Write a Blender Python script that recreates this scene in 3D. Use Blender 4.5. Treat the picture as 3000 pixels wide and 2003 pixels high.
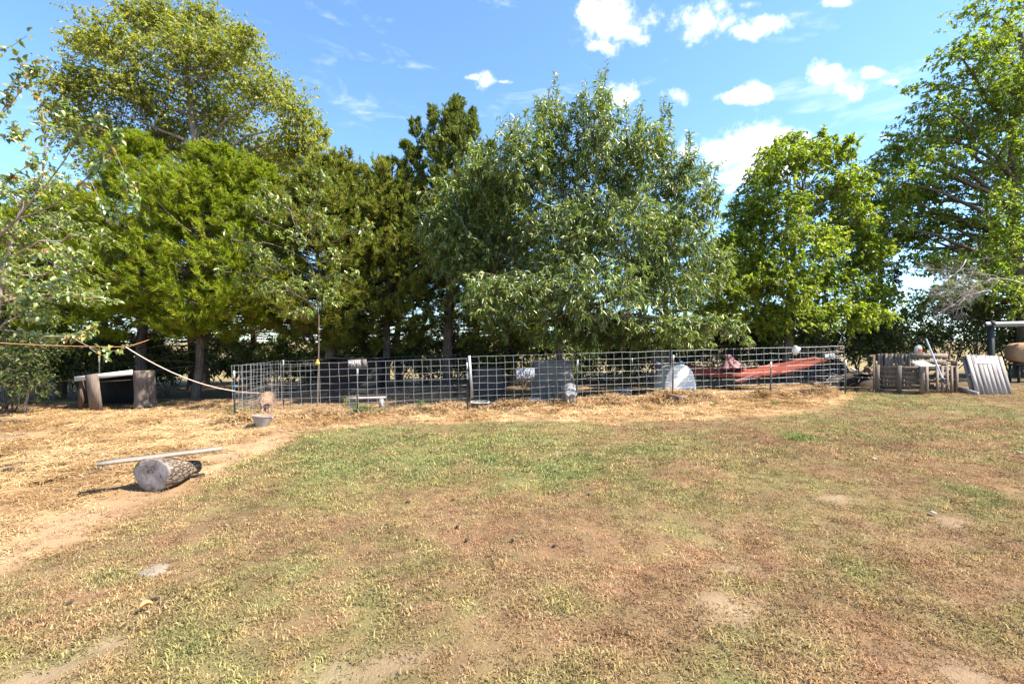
import bpy, math, random
import numpy as np
from mathutils import Vector, Matrix

for o in list(bpy.data.objects):
    bpy.data.objects.remove(o)
RS = np.random.RandomState(7)
random.seed(7)
scene = bpy.context.scene
COL = scene.collection
R = math.radians

# ------------------------------------------------------------------ camera
CAM_Z = 1.6
F = 1333.3                      # focal length in photograph pixels (16 mm on 36 mm)
cd = bpy.data.cameras.new('camera')
cd.lens = 16.0; cd.sensor_width = 36.0; cd.clip_start = 0.05; cd.clip_end = 4000
cam = bpy.data.objects.new('camera', cd); COL.objects.link(cam)
cam.location = (0, 0, CAM_Z); cam.rotation_euler = (R(90), 0, 0)
scene.camera = cam

# ------------------------------------------------------------------ sun, exposure
SUN_EL = 52.0
SUN_AZ = 13.0                    # degrees from +X towards the viewer
SV = Vector((math.cos(R(SUN_EL)) * math.cos(R(SUN_AZ)), -math.cos(R(SUN_EL)) * math.sin(R(SUN_AZ)), math.sin(R(SUN_EL))))
sl = bpy.data.lights.new('sun', 'SUN'); sl.energy = 4.8; sl.angle = R(0.55); sl.color = (1.0, 0.94, 0.84)
sun = bpy.data.objects.new('sun', sl); COL.objects.link(sun)
sun.rotation_euler = SV.to_track_quat('Z', 'Y').to_euler(); sun.location = (30, -10, 40)
vs = scene.view_settings
vs.view_transform = 'Standard'; vs.look = 'None'; vs.exposure = 1.7; vs.gamma = 1.0; vs.use_curve_mapping = False
scene.render.engine = 'CYCLES'
scene.cycles.use_denoising = True
scene.cycles.max_bounces = 5; scene.cycles.diffuse_bounces = 3; scene.cycles.glossy_bounces = 2
scene.cycles.transmission_bounces = 6; scene.cycles.transparent_max_bounces = 8
scene.cycles.caustics_reflective = False; scene.cycles.caustics_refractive = False

# ------------------------------------------------------------------ node helpers
class NT:
    def __init__(s, tree):
        s.t = tree; s.n = tree.nodes; s.l = tree.links
    def add(s, typ, **kw):
        nd = s.n.new(typ)
        for k, v in kw.items():
            if k.startswith('i_'):
                key = k[2:]
                sock = nd.inputs[int(key)] if key.isdigit() else nd.inputs[key.replace('_', ' ')]
                s.put(sock, v)
            else:
                setattr(nd, k, v)
        return nd
    def put(s, sock, v):
        if isinstance(v, bpy.types.NodeSocket): s.l.new(v, sock)
        elif isinstance(v, bpy.types.Node): s.l.new(v.outputs[0], sock)
        else: sock.default_value = v
    def math(s, op, a, b=None, c=None, clamp=False):
        nd = s.n.new('ShaderNodeMath'); nd.operation = op; nd.use_clamp = clamp
        s.put(nd.inputs[0], a)
        if b is not None: s.put(nd.inputs[1], b)
        if c is not None: s.put(nd.inputs[2], c)
        return nd.outputs[0]
    def vmath(s, op, a, b=None, scale=None):
        nd = s.n.new('ShaderNodeVectorMath'); nd.operation = op
        s.put(nd.inputs[0], a)
        if b is not None: s.put(nd.inputs[1], b)
        if scale is not None: s.put(nd.inputs['Scale'], scale)
        return nd.outputs['Value'] if op in ('LENGTH', 'DOT_PRODUCT', 'DISTANCE') else nd.outputs['Vector']
    def mix(s, f, a, b, blend='MIX'):
        nd = s.n.new('ShaderNodeMix'); nd.data_type = 'RGBA'; nd.blend_type = blend
        s.put(nd.inputs[0], f); s.put(nd.inputs[6], a); s.put(nd.inputs[7], b)
        return nd.outputs[2]
    def smooth(s, x, lo, hi):
        nd = s.n.new('ShaderNodeMapRange'); nd.interpolation_type = 'SMOOTHSTEP'
        s.put(nd.inputs[0], x); s.put(nd.inputs[1], lo); s.put(nd.inputs[2], hi); nd.inputs[3].default_value = 0; nd.inputs[4].default_value = 1
        return nd.outputs[0]
    def noise(s, vec, scale, detail=4, rough=0.55, dist=0.0):
        nd = s.n.new('ShaderNodeTexNoise'); s.put(nd.inputs['Vector'], vec)
        nd.inputs['Scale'].default_value = scale; nd.inputs['Detail'].default_value = detail
        nd.inputs['Roughness'].default_value = rough; nd.inputs['Distortion'].default_value = dist
        return nd
    def ramp(s, f, stops):
        nd = s.n.new('ShaderNodeValToRGB'); s.put(nd.inputs[0], f)
        e = nd.color_ramp.elements
        while len(e) < len(stops): e.new(0.5)
        for el, (p, c) in zip(e, stops):
            el.position = p; el.color = (c[0], c[1], c[2], 1)
        return nd.outputs[0]

# ------------------------------------------------------------------ world: clear sky with fair weather cumulus
world = bpy.data.worlds.new('World'); scene.world = world; world.use_nodes = True
world.cycles.sampling_method = 'MANUAL'; world.cycles.sample_map_resolution = 256
w = NT(world.node_tree); w.n.clear()
sky = w.add('ShaderNodeTexSky', sky_type='NISHITA', sun_disc=False)
sky.sun_elevation = R(SUN_EL); sky.sun_rotation = R(90 + SUN_AZ)
sky.altitude = 200; sky.air_density = 1.0; sky.dust_density = 0.3; sky.ozone_density = 2.5
tc = w.add('ShaderNodeTexCoord')
DIR = tc.outputs['Generated']
sep = w.add('ShaderNodeSeparateXYZ'); w.put(sep.inputs[0], DIR)
ay = w.math('MAXIMUM', w.math('ABSOLUTE', sep.outputs['Y']), 0.02)
cmb = w.add('ShaderNodeCombineXYZ'); w.put(cmb.inputs[0], w.math('DIVIDE', sep.outputs['X'], ay)); w.put(cmb.inputs[1], w.math('DIVIDE', sep.outputs['Z'], ay))
UV = cmb.outputs[0]              # cloud layout on the slopes of the sky before and behind the viewer
n1 = w.noise(DIR, 15.0, 6, 0.66)
n2 = n1
# cumulus puffs: (photo direction x, y, half width, half height)
CL = [(1800, 45, 100, 70, 1.1), (1725, 20, 55, 36, 1.0), (1850, 95, 60, 38, 1.0), (2085, 70, 100, 50, 1.05), (2160, 90, 70, 28, 1.0), (2245, 70, 55, 26, .85), (2190, 15, 45, 20, .75), (1940, 40, 34, 24, .62),
      (2465, 5, 48, 20, 1.0), (2150, 285, 75, 20, .95), (2230, 270, 70, 26, .92), (1985, 280, 65, 26, 1.0), (1815, 280, 48, 36, 1.0), (2430, 225, 65, 42, 1.05), (2480, 265, 60, 36, 1.0), (2385, 270, 30, 22, .75),
      (2560, 215, 60, 22, .95), (2610, 240, 40, 16, .9), (2230, 440, 130, 66, 1.15), (2110, 450, 110, 45, 1.05), (2310, 475, 90, 45, 1.0), (2040, 440, 60, 36, .95), (2130, 525, 100, 26, .9), (2230, 500, 120, 36, .95),
      (1425, 242, 42, 26, .95), (1385, 228, 36, 12, .85), (1475, 240, 40, 10, .75), (1462, 190, 24, 13, .85), (1258, 262, 22, 14, .8), (2455, 130, 30, 24, .75), (1655, 172, 30, 34, .72), (1755, 135, 44, 22, .85),
      (1640, 220, 26, 30, .70), (1670, 115, 20, 16, .72), (2015, 165, 18, 18, .6), (2100, 150, 26, 18, .68), (2530, 60, 30, 30, .55), (2120, 555, 70, 20, .8), (1940, 245, 18, 8, .6), (1390, 305, 22, 16, .62), (2590, 400, 40, 14, .6)]
fld = None
for (px, py, hw, hh, st) in CL:
    if hw < 36: continue
    sx, sy = F / (hw * 1.3), F / (hh * 1.3)
    nd = w.n.new('ShaderNodeVectorMath'); nd.operation = 'MULTIPLY_ADD'
    w.put(nd.inputs[0], UV); nd.inputs[1].default_value = (sx, sy, 0); nd.inputs[2].default_value = (-(px - 1500) / F * sx, -(1001.5 - py) / F * sy, 0)
    v = w.math('SUBTRACT', 1.0 + (st - 1.0) * .9, w.vmath('LENGTH', nd.outputs[0]))
    fld = v if fld is None else w.math('MAXIMUM', fld, v)
cov = w.smooth(w.math('ADD', fld, w.math('MULTIPLY', w.math('SUBTRACT', n2.outputs['Fac'], 0.5), 3.0)), 0.05, 0.95)
# thin cirrus streaks
mp = w.add('ShaderNodeMapping'); w.put(mp.inputs['Vector'], DIR); mp.inputs['Rotation'].default_value = (0.2, 0.35, 0.3); mp.inputs['Scale'].default_value = (2.2, 2.2, 7.0)
cn = w.noise(mp.outputs[0], 2.6, 4, 0.66, 0.5)
cir = w.math('MULTIPLY', w.smooth(cn.outputs['Fac'], 0.55, 0.85), 0.5)
lowfade = w.smooth(sep.outputs['Z'], 0.0, 0.12)
cov = w.math('MAXIMUM', cov, w.math('MULTIPLY', cir, lowfade))
skyc = w.mix(1.0, sky.outputs[0], (0.80, 0.97, 1.10, 1), 'MULTIPLY')
cshade = w.mix(w.smooth(n2.outputs['Fac'], 0.35, 0.6), (4.2, 4.4, 4.8, 1), (5.6, 5.6, 5.7, 1))
skyc = w.mix(cov, skyc, cshade)
bg = w.add('ShaderNodeBackground'); w.put(bg.inputs[0], skyc); bg.inputs[1].default_value = 0.105
ow = w.add('ShaderNodeOutputWorld'); w.put(ow.inputs[0], bg.outputs[0])

# ------------------------------------------------------------------ geometry helpers
def norm(v):
    return v / np.maximum(np.linalg.norm(v, axis=-1, keepdims=True), 1e-9)

_perm = np.random.RandomState(3).rand(64, 64)
def vnoise(x, y, s):
    x = np.asarray(x, float) * s + 100; y = np.asarray(y, float) * s + 100
    xi = np.floor(x).astype(int); yi = np.floor(y).astype(int); fx = x - xi; fy = y - yi
    fx = fx * fx * (3 - 2 * fx); fy = fy * fy * (3 - 2 * fy)
    g = lambda a, b: _perm[a % 64, b % 64]
    return (g(xi, yi) * (1 - fx) + g(xi + 1, yi) * fx) * (1 - fy) + (g(xi, yi + 1) * (1 - fx) + g(xi + 1, yi + 1) * fx) * fy
def fbm(x, y, s, o=4):
    t = 0; a = 0.5; n = 0
    for i in range(o):
        t = t + a * vnoise(np.asarray(x) + 17.3 * i, np.asarray(y) - 9.1 * i, s); n += a; a *= .55; s *= 2.07
    return t / n

def gz(x, y):
    x = np.asarray(x, float); y = np.asarray(y, float)
    base = 0.03 * 13 * np.tanh(x / 13) + 0.02
    far = np.clip((y - 18) / 30, 0, 1)
    far2 = np.clip((np.abs(x) - 25) / 40, 0, 1)
    base = base * (1 - far) * (1 - far2)
    return base + 0.05 * (vnoise(x, y, 0.35) - 0.5) + 0.035 * (vnoise(x, y, 1.1) - .5)

def at(px, py, d):
    """the point at distance d straight ahead that lies on the sight line of a photograph pixel"""
    return np.array([(px - 1500) / F * d, d, CAM_Z - (py - 1001.5) / F * d])
def gp(px, py):
    """ground point under a photograph pixel"""
    d = 8.0
    for i in range(60):
        p = at(px, py, d); z = float(gz(p[0], p[1])); d += ((CAM_Z - z) * F / (py - 1001.5) - d) * 0.5
    p = at(px, py, d); p[2] = gz(p[0], p[1])
    return p
def onground(px, d):
    x = (px - 1500) / F * d
    return np.array([x, d, float(gz(x, d))])

def raw_mesh(name, verts, faces_list):
    """faces_list: list of int arrays, each (M,3) or (M,4)"""
    me = bpy.data.meshes.new(name)
    verts = np.asarray(verts, np.float32)
    me.vertices.add(len(verts)); me.vertices.foreach_set('co', verts.ravel())
    fl = [np.asarray(f, np.int32) for f in faces_list if len(f)]
    loops = np.concatenate([f.ravel() for f in fl]) if fl else np.zeros(0, np.int32)
    tot = np.concatenate([np.full(len(f), f.shape[1], np.int32) for f in fl]) if fl else np.zeros(0, np.int32)
    st = np.concatenate([[0], np.cumsum(tot)[:-1]]).astype(np.int32) if len(tot) else tot
    me.loops.add(len(loops)); me.loops.foreach_set('vertex_index', loops)
    me.polygons.add(len(tot)); me.polygons.foreach_set('loop_start', st)
    try: me.polygons.foreach_set('loop_total', tot)
    except Exception: pass
    me.update(calc_edges=True)
    return me
def shade_smooth(me, v=True):
    me.polygons.foreach_set('use_smooth', np.full(len(me.polygons), v)); me.update()
def set_attr(me, name, vals, typ='FLOAT', dom='POINT'):
    a = me.attributes.new(name, typ, dom)
    vals = np.asarray(vals, np.int32 if typ == 'INT' else np.float32)
    key = {'FLOAT': 'value', 'INT': 'value', 'FLOAT_VECTOR': 'vector', 'FLOAT_COLOR': 'color'}[typ]
    a.data.foreach_set(key, vals.ravel())

class MB:
    def __init__(s): s.v = []; s.q = []; s.t = []; s.n = 0; s.r = []
    def addv(s, v, quads=None, tris=None, rnd=None):
        v = np.asarray(v, float).reshape(-1, 3)
        if quads is not None and len(quads): s.q.append(np.asarray(quads) + s.n)
        if tris is not None and len(tris): s.t.append(np.asarray(tris) + s.n)
        s.v.append(v); s.n += len(v)
        s.r.append(np.full(len(v), RS.rand()) if rnd is None else np.asarray(rnd))
        return s
    def box(s, c, size, rot=None, jit=0.0, taper=None):
        hx, hy, hz_ = [a / 2 for a in size]
        v = np.array([(x, y, z) for z in (-hz_, hz_) for y in (-hy, hy) for x in (-hx, hx)], float)
        if taper: v[4:, 0] *= taper; v[4:, 1] *= taper
        if jit: v += RS.uniform(-jit, jit, v.shape)
        if rot is not None: v = v @ np.array(rot.to_3x3() if hasattr(rot, 'to_3x3') else rot).T
        v = v + np.asarray(c)
        return s.addv(v, [(0, 2, 3, 1), (4, 5, 7, 6), (0, 1, 5, 4), (2, 6, 7, 3), (0, 4, 6, 2), (1, 3, 7, 5)])
    def beam(s, p0, p1, wd, th, up=(0, 0, 1), nseg=1, jit=0.0):
        """rectangular bar from p0 to p1; wd across, th along up"""
        p0 = np.asarray(p0, float); p1 = np.asarray(p1, float)
        a = norm(p1 - p0); sd = norm(np.cross(a, np.asarray(up, float))); u = np.cross(sd, a)
        k = nseg + 1; vs_ = []
        for i in range(k):
            c = p0 + (p1 - p0) * i / nseg + (RS.uniform(-jit, jit, 3) if jit else 0)
            for (x, y) in ((-1, -1), (1, -1), (1, 1), (-1, 1)):
                vs_.append(c + sd * wd / 2 * x + u * th / 2 * y)
        q = [(0, 1, 2, 3)[::-1]]
        for i in range(nseg):
            for j in range(4):
                q.append((i * 4 + j, i * 4 + (j + 1) % 4, i * 4 + 4 + (j + 1) % 4, i * 4 + 4 + j))
        b = (k - 1) * 4; q.append((b, b + 1, b + 2, b + 3))
        return s.addv(vs_, q)
    def tubes(s, P, Rr, sides=4, rnd=None):
        P = np.asarray(P, float); Rr = np.asarray(Rr, float)
        if P.ndim == 2: P = P[None]; Rr = Rr[None]
        M, K, _ = P.shape
        T = norm(np.gradient(P, axis=1))
        ref = np.zeros_like(T); ref[..., 2] = 1
        ref[np.abs(T[..., 2]) > 0.93] = (1, 0, 0)
        # one reference per tube to avoid twists
        vert = (np.abs(T[..., 2]).mean(1) > 0.75)
        ref[:] = (0, 0, 1); ref[vert] = (1, 0.13, 0)
        U = norm(np.cross(T, ref)); V = np.cross(T, U)
        an = np.arange(sides) / sides * 2 * math.pi
        ring = P[:, :, None, :] + Rr[:, :, None, None] * (np.cos(an)[None, None, :, None] * U[:, :, None, :] + np.sin(an)[None, None, :, None] * V[:, :, None, :])
        v = ring.reshape(-1, 3)
        i, k, j = np.meshgrid(np.arange(M), np.arange(K - 1), np.arange(sides), indexing='ij')
        b = (i * K + k) * sides; j2 = (j + 1) % sides
        q = np.stack([b + j, b + sides + j, b + sides + j2, b + j2], -1).reshape(-1, 4)
        rr = np.repeat(RS.rand(M), K * sides) if rnd is None else rnd
        # end caps
        if sides == 4:
            e0 = np.arange(M)[:, None] * K * sides + np.array([0, 1, 2, 3])[None]
            e1 = np.arange(M)[:, None] * K * sides + (K - 1) * sides + np.array([3, 2, 1, 0])[None]
            q = np.concatenate([q, e0, e1])
        return s.addv(v, q, None, rr)
    def lathe(s, prof, n=24, c=(0, 0, 0), rot=None, rib=0.0, ribs=0):
        prof = np.asarray(prof, float); K = len(prof); an = np.arange(n) / n * 2 * math.pi
        rr = prof[:, 0][:, None] * (1 + (rib * np.cos(an * ribs)[None] if ribs else 0) * np.ones((K, 1)))
        v = np.stack([rr * np.cos(an), rr * np.sin(an), np.repeat(prof[:, 1][:, None], n, 1)], -1).reshape(-1, 3)
        if rot is not None: v = v @ np.array(rot.to_3x3()).T
        k, j = np.meshgrid(np.arange(K - 1), np.arange(n), indexing='ij'); j2 = (j + 1) % n
        q = np.stack([k * n + j, k * n + j2, (k + 1) * n + j2, (k + 1) * n + j], -1).reshape(-1, 4)
        return s.addv(v + np.asarray(c), q)
    def grid(s, P):
        """P (A,B,3) sheet"""
        A, B, _ = P.shape
        i, j = np.meshgrid(np.arange(A - 1), np.arange(B - 1), indexing='ij')
        q = np.stack([i * B + j, (i + 1) * B + j, (i + 1) * B + j + 1, i * B + j + 1], -1).reshape(-1, 4)
        return s.addv(P.reshape(-1, 3), q)
    def arr(s): return np.concatenate(s.v)
    def mesh(s, name, origin=(0, 0, 0), smooth=False, rnd=False):
        me = raw_mesh(name, s.arr() - np.asarray(origin), s.q + s.t)
        if smooth: shade_smooth(me)
        if rnd: set_attr(me, 'rnd', np.concatenate(s.r))
        return me
    def build(s, name, mat, parent=None, smooth=False, rnd=False, origin=None, loc=None):
        """verts are given in world space (or in the parent's frame if the parent was built with frame=True)"""
        if parent is not None:
            og = (0, 0, 0) if parent.get('_frame') else np.array(parent['_org'])
        else:
            og = np.asarray(origin if origin is not None else (0, 0, 0), float)
        o = bpy.data.objects.new(name, s.mesh(name, og, smooth, rnd))
        if mat is not None: o.data.materials.append(mat)
        COL.objects.link(o)
        if parent is not None: o.parent = parent; o['_org'] = parent['_org']; o['_frame'] = parent.get('_frame', 0)
        else: o.location = og; o['_org'] = list(map(float, og)); o['_frame'] = 0
        return o

def tag(o, label=None, cat=None, group=None, kind=None):
    if label: o['label'] = label
    if cat: o['category'] = cat
    if group: o['group'] = group
    if kind: o['kind'] = kind
    return o
def root(name, loc, label, cat, group=None, rot=None):
    """Empty at the base of a thing; with rot the children are built in its local frame"""
    e = bpy.data.objects.new(name, None); COL.objects.link(e)
    e.location = loc; e.empty_display_size = .1
    e['_org'] = [float(a) for a in loc]; e['_frame'] = 0
    if rot is not None: e.rotation_euler = rot; e['_frame'] = 1
    return tag(e, label, cat, group)
def child(name, me, parent, loc=(0, 0, 0), rot=None, scale=None):
    o = bpy.data.objects.new(name, me); COL.objects.link(o); o.parent = parent; o.location = loc
    if rot is not None: o.rotation_euler = rot
    if scale is not None: o.scale = scale
    o['_org'] = [0, 0, 0]; o['_frame'] = 1
    return o

# ------------------------------------------------------------------ materials
def newmat(name):
    m = bpy.data.materials.new(name); m.use_nodes = True
    t = NT(m.node_tree); t.n.clear()
    out = t.add('ShaderNodeOutputMaterial')
    return m, t, out
def pbsdf(t, col, rough, metal=0.0, bump=None, bstr=0.3, bdist=0.01, spec=0.3):
    b = t.add('ShaderNodeBsdfPrincipled')
    t.put(b.inputs['Base Color'], col); t.put(b.inputs['Roughness'], rough); b.inputs['Metallic'].default_value = metal
    b.inputs['Specular IOR Level'].default_value = spec
    if bump is not None:
        bn = t.add('ShaderNodeBump'); bn.inputs['Strength'].default_value = bstr; bn.inputs['Distance'].default_value = bdist
        t.put(bn.inputs['Height'], bump); t.put(b.inputs['Normal'], bn.outputs[0])
    return b
def flat(name, col, rough=0.7, metal=0.0, var=0.25, nscale=9.0, spec=0.3, bstr=0.25):
    m, t, out = newmat(name)
    tc_ = t.add('ShaderNodeTexCoord')
    n = t.noise(tc_.outputs['Object'], nscale, 5, 0.65)
    c2 = tuple(max(0, a * (1 - var)) for a in col); c3 = tuple(min(1, a * (1 + var * .6)) for a in col)
    c = t.ramp(n.outputs['Fac'], [(0.3, c2), (0.5, col), (0.72, c3)])
    b = pbsdf(t, c, rough, metal, n.outputs['Fac'], bstr, 0.01, spec)
    t.put(out.inputs[0], b.outputs[0]); return m
def woodmat(name, c1, c2, c3, stretch=(30, 30, 2.0), rough=0.85):
    m, t, out = newmat(name)
    tc_ = t.add('ShaderNodeTexCoord'); oi = t.add('ShaderNodeObjectInfo')
    v = t.vmath('ADD', tc_.outputs['Object'], t.vmath('SCALE', oi.outputs['Random'], scale=31.0))
    mp_ = t.add('ShaderNodeMapping'); t.put(mp_.inputs[0], v); mp_.inputs['Scale'].default_value = stretch
    n = t.noise(mp_.outputs[0], 1.6, 6, 0.65, 0.4)
    nb = t.noise(v, 3.0, 3, 0.5)
    c = t.ramp(n.outputs['Fac'], [(0.28, c1), (0.5, c2), (0.72, c3)])
    c = t.mix(t.math('MULTIPLY', t.smooth(nb.outputs['Fac'], .45, .75), .45), c, (c1[0] * .8, c1[1] * .8, c1[2] * .8, 1))
    hv = t.math('ADD', 0.82, t.math('MULTIPLY', oi.outputs['Random'], 0.36))
    c = t.mix(1.0, c, t.vmath('SCALE', (1, 1, 1), scale=hv), 'MULTIPLY')
    b = pbsdf(t, c, rough, 0, n.outputs['Fac'], .5, .006, .2)
    t.put(out.inputs[0], b.outputs[0]); return m
def leafmat(name, stops, transl=0.42, gloss=0.10, grough=0.32, tcol=(1.25, 1.3, 0.55)):
    m, t, out = newmat(name)
    a = t.add('ShaderNodeAttribute', attribute_name='rnd')
    c = t.ramp(a.outputs['Fac'], stops)
    d = t.add('ShaderNodeBsdfDiffuse'); t.put(d.inputs[0], c)
    tr = t.add('ShaderNodeBsdfTranslucent'); t.put(tr.inputs[0], t.mix(1.0, c, (tcol[0], tcol[1], tcol[2], 1), 'MULTIPLY'))
    mx = t.add('ShaderNodeMixShader'); mx.inputs[0].default_value = transl
    t.put(mx.inputs[1], d.outputs[0]); t.put(mx.inputs[2], tr.outputs[0])
    last = mx
    if gloss:
        g = t.add('ShaderNodeBsdfGlossy'); g.inputs['Roughness'].default_value = grough; g.inputs[0].default_value = (1.0, 0.97, 0.86, 1)
        fr = t.add('ShaderNodeFresnel'); fr.inputs[0].default_value = 1.45
        f = t.math('ADD', gloss * .25, t.math('MULTIPLY', fr.outputs[0], gloss * 1.6), clamp=True)
        m2 = t.add('ShaderNodeMixShader'); t.put(m2.inputs[0], f); t.put(m2.inputs[1], mx.outputs[0]); t.put(m2.inputs[2], g.outputs[0]); last = m2
    t.put(out.inputs[0], last.outputs[0]); return m
def instmat(name, transl=0.3):
    """blades scattered on the ground: colour comes with each tuft, plus a little variation from blade to blade"""
    m, t, out = newmat(name)
    a = t.add('ShaderNodeAttribute', attribute_name='tint', attribute_type='INSTANCER')
    r = t.add('ShaderNodeAttribute', attribute_name='rnd')
    v = t.math('ADD', 0.55, t.math('MULTIPLY', r.outputs['Fac'], 0.95))
    c = t.mix(1.0, a.outputs['Color'], t.vmath('SCALE', (1, 1, 1), scale=v), 'MULTIPLY')
    c = t.mix(t.math('MULTIPLY', t.smooth(r.outputs['Fac'], .75, .95), .5), c, (0.33, 0.25, 0.125, 1))
    d = t.add('ShaderNodeBsdfDiffuse'); t.put(d.inputs[0], c)
    tr = t.add('ShaderNodeBsdfTranslucent'); t.put(tr.inputs[0], c)
    mx = t.add('ShaderNodeMixShader'); mx.inputs[0].default_value = transl
    t.put(mx.inputs[1], d.outputs[0]); t.put(mx.inputs[2], tr.outputs[0])
    t.put(out.inputs[0], mx.outputs[0]); return m

M = {}
M['bark'] = woodmat('bark', (0.05, 0.038, 0.03), (0.12, 0.09, 0.07), (0.22, 0.18, 0.14), (14, 14, 2.2), 0.95)
M['bark_pale'] = woodmat('bark_pale', (0.14, 0.10, 0.085), (0.28, 0.22, 0.18), (0.42, 0.36, 0.30), (14, 14, 3), 0.9)
M['twig_pink'] = flat('twig_pink', (0.42, 0.30, 0.24), 0.7, var=.35)
M['deadwood'] = flat('deadwood', (0.36, 0.31, 0.27), 0.85, var=.35)
M['greywood'] = woodmat('greywood', (0.09, 0.066, 0.048), (0.185, 0.137, 0.103), (0.28, 0.215, 0.17))
M['palewood'] = woodmat('palewood', (0.20, 0.165, 0.145), (0.32, 0.275, 0.245), (0.43, 0.385, 0.35))
M['signwood'] = woodmat('signwood', (0.09, 0.072, 0.062), (0.15, 0.122, 0.105), (0.21, 0.175, 0.155))
M['whiteboard'] = woodmat('whiteboard', (0.17, 0.132, 0.10), (0.235, 0.19, 0.15), (0.30, 0.25, 0.205))
M['blackboard'] = woodmat('blackboard', (0.010, 0.010, 0.011), (0.018, 0.017, 0.018), (0.034, 0.032, 0.032))
M['brownboard'] = woodmat('brownboard', (0.05, 0.03, 0.022), (0.10, 0.062, 0.045), (0.17, 0.11, 0.08))
M['galv'] = flat('galvanised', (0.46, 0.46, 0.46), 0.5, 0.6, .2, 30)
M['galv_dull'] = flat('galvanised_dull', (0.25, 0.235, 0.22), 0.6, 0.4, .25, 20)
M['post'] = flat('post_paint', (0.035, 0.038, 0.035), 0.6, 0.0, .4, 25)
M['white'] = flat('white_paint', (0.62, 0.62, 0.60), 0.5, 0, .12, 20)
M['slate'] = flat('slate', (0.125, 0.132, 0.145), 0.7, 0, .12, 14)
M['chalk'] = flat('chalk', (0.62, 0.62, 0.62), 0.9, 0, .15, 60)
M['greyplastic'] = flat('grey_plastic', (0.135, 0.118, 0.098), 0.9, 0, .25, 7)
M['darkplastic'] = flat('dark_plastic', (0.066, 0.056, 0.046), 0.95, 0, .3, 7)
M['whiteplastic'] = flat('white_plastic', (0.74, 0.69, 0.61), 0.5, 0, .12, 8)
M['red'] = flat('red_canvas', (0.25, 0.056, 0.03), 0.85, 0, .22, 26, bstr=.5)
M['pink'] = flat('pink_canvas', (0.33, 0.15, 0.135), 0.85, 0, .2, 16, bstr=.5)
M['orange'] = flat('orange_label', (0.60, 0.13, 0.02), 0.5, 0, .3, 40)
M['rope'] = flat('rope_pale', (0.62, 0.45, 0.38), 0.9, 0, .25, 60)
M['rope_orange'] = flat('rope_orange', (0.55, 0.27, 0.10), 0.8, 0, .25, 60)
M['zinc'] = flat('zinc', (0.30, 0.295, 0.29), 0.6, 0.3, .25, 12)
M['rust'] = flat('rust', (0.40, 0.17, 0.08), 0.9, 0, .35, 14)
M['hide_tan'] = flat('hide_tan', (0.27, 0.165, 0.105), 0.85, 0, .35, 18, bstr=.8)
M['hide_grey'] = flat('hide_grey', (0.30, 0.28, 0.27), 0.85, 0, .4, 16, bstr=.8)
M['hide_dark'] = flat('hide_dark', (0.035, 0.03, 0.03), 0.85, 0, .4, 16, bstr=.8)
M['blue'] = flat('blue_twine', (0.08, 0.35, 0.60), 0.6, 0, .2, 30)
M['yellow'] = flat('yellow_tag', (0.62, 0.44, 0.06), 0.6, 0, .2, 30)
M['tarp'] = flat('black_tarp', (0.02, 0.022, 0.035), 0.5, 0, .4, 6)
M['hay'] = flat('hay', (0.36, 0.21, 0.11), 0.95, 0, .45, 45, bstr=.8)
M['stone'] = flat('stone', (0.19, 0.155, 0.115), 0.9, 0, .3, 18, bstr=.6)
M['dirt'] = flat('dry_clod', (0.05, 0.035, 0.025), 0.95, 0, .4, 40)
M['scrap'] = flat('pale_scrap', (0.36, 0.34, 0.31), 0.7, 0, .15, 40)
M['steel'] = flat('steel_paint', (0.60, 0.63, 0.68), 0.35, 0.3, .15, 20)

Y = (0.45, 0.33, 0.04)
M['l_elm'] = leafmat('leaf_elm', [(0, (0.13, 0.165, 0.022)), (.45, (0.22, 0.245, 0.032)), (.8, (0.31, 0.31, 0.04)), (1, (0.42, 0.34, 0.05))], .52, .05, .4)
M['l_peach'] = leafmat('leaf_peach', [(0, (0.08, 0.125, 0.022)), (.5, (0.13, 0.19, 0.030)), (.93, (0.19, 0.25, 0.036)), (.965, (0.23, 0.26, 0.03)), (.985, Y)], .48, .15, .42)
M['l_bush'] = leafmat('leaf_bush', [(0, (0.12, 0.175, 0.020)), (.5, (0.21, 0.28, 0.028)), (.9, (0.32, 0.36, 0.038)), (1, (0.40, 0.36, 0.04))], .54, .06, .42)
M['l_right'] = leafmat('leaf_right', [(0, (0.095, 0.15, 0.020)), (.5, (0.175, 0.245, 0.028)), (.9, (0.28, 0.33, 0.036)), (1, (0.38, 0.35, 0.04))], .54, .06, .42)
M['l_dark'] = leafmat('leaf_dark', [(0, (0.025, 0.035, 0.015)), (.6, (0.05, 0.06, 0.025)), (1, (0.09, 0.07, 0.04))], .3, .08, .4)
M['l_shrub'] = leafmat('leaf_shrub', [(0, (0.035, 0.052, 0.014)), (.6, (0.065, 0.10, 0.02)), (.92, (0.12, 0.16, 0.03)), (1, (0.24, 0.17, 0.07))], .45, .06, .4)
M['l_pear'] = leafmat('leaf_pear', [(0, (0.09, 0.145, 0.03)), (.5, (0.16, 0.22, 0.05)), (.86, (0.26, 0.30, 0.075)), (.95, (0.42, 0.33, 0.06)), (1, (0.45, 0.24, 0.07))], .38, .22, .28)
M['l_young'] = leafmat('leaf_young', [(0, (0.10, 0.15, 0.028)), (.5, (0.17, 0.23, 0.042)), (.95, (0.25, 0.30, 0.06)), (1, (0.42, 0.33, 0.06))], .45, .14, .36)
M['c_bright'] = leafmat('cedar_bright', [(0, (0.13, 0.17, 0.014)), (.5, (0.23, 0.285, 0.020)), (.9, (0.33, 0.37, 0.032)), (1, (0.30, 0.23, 0.05))], .48, .02, .5)
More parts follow.
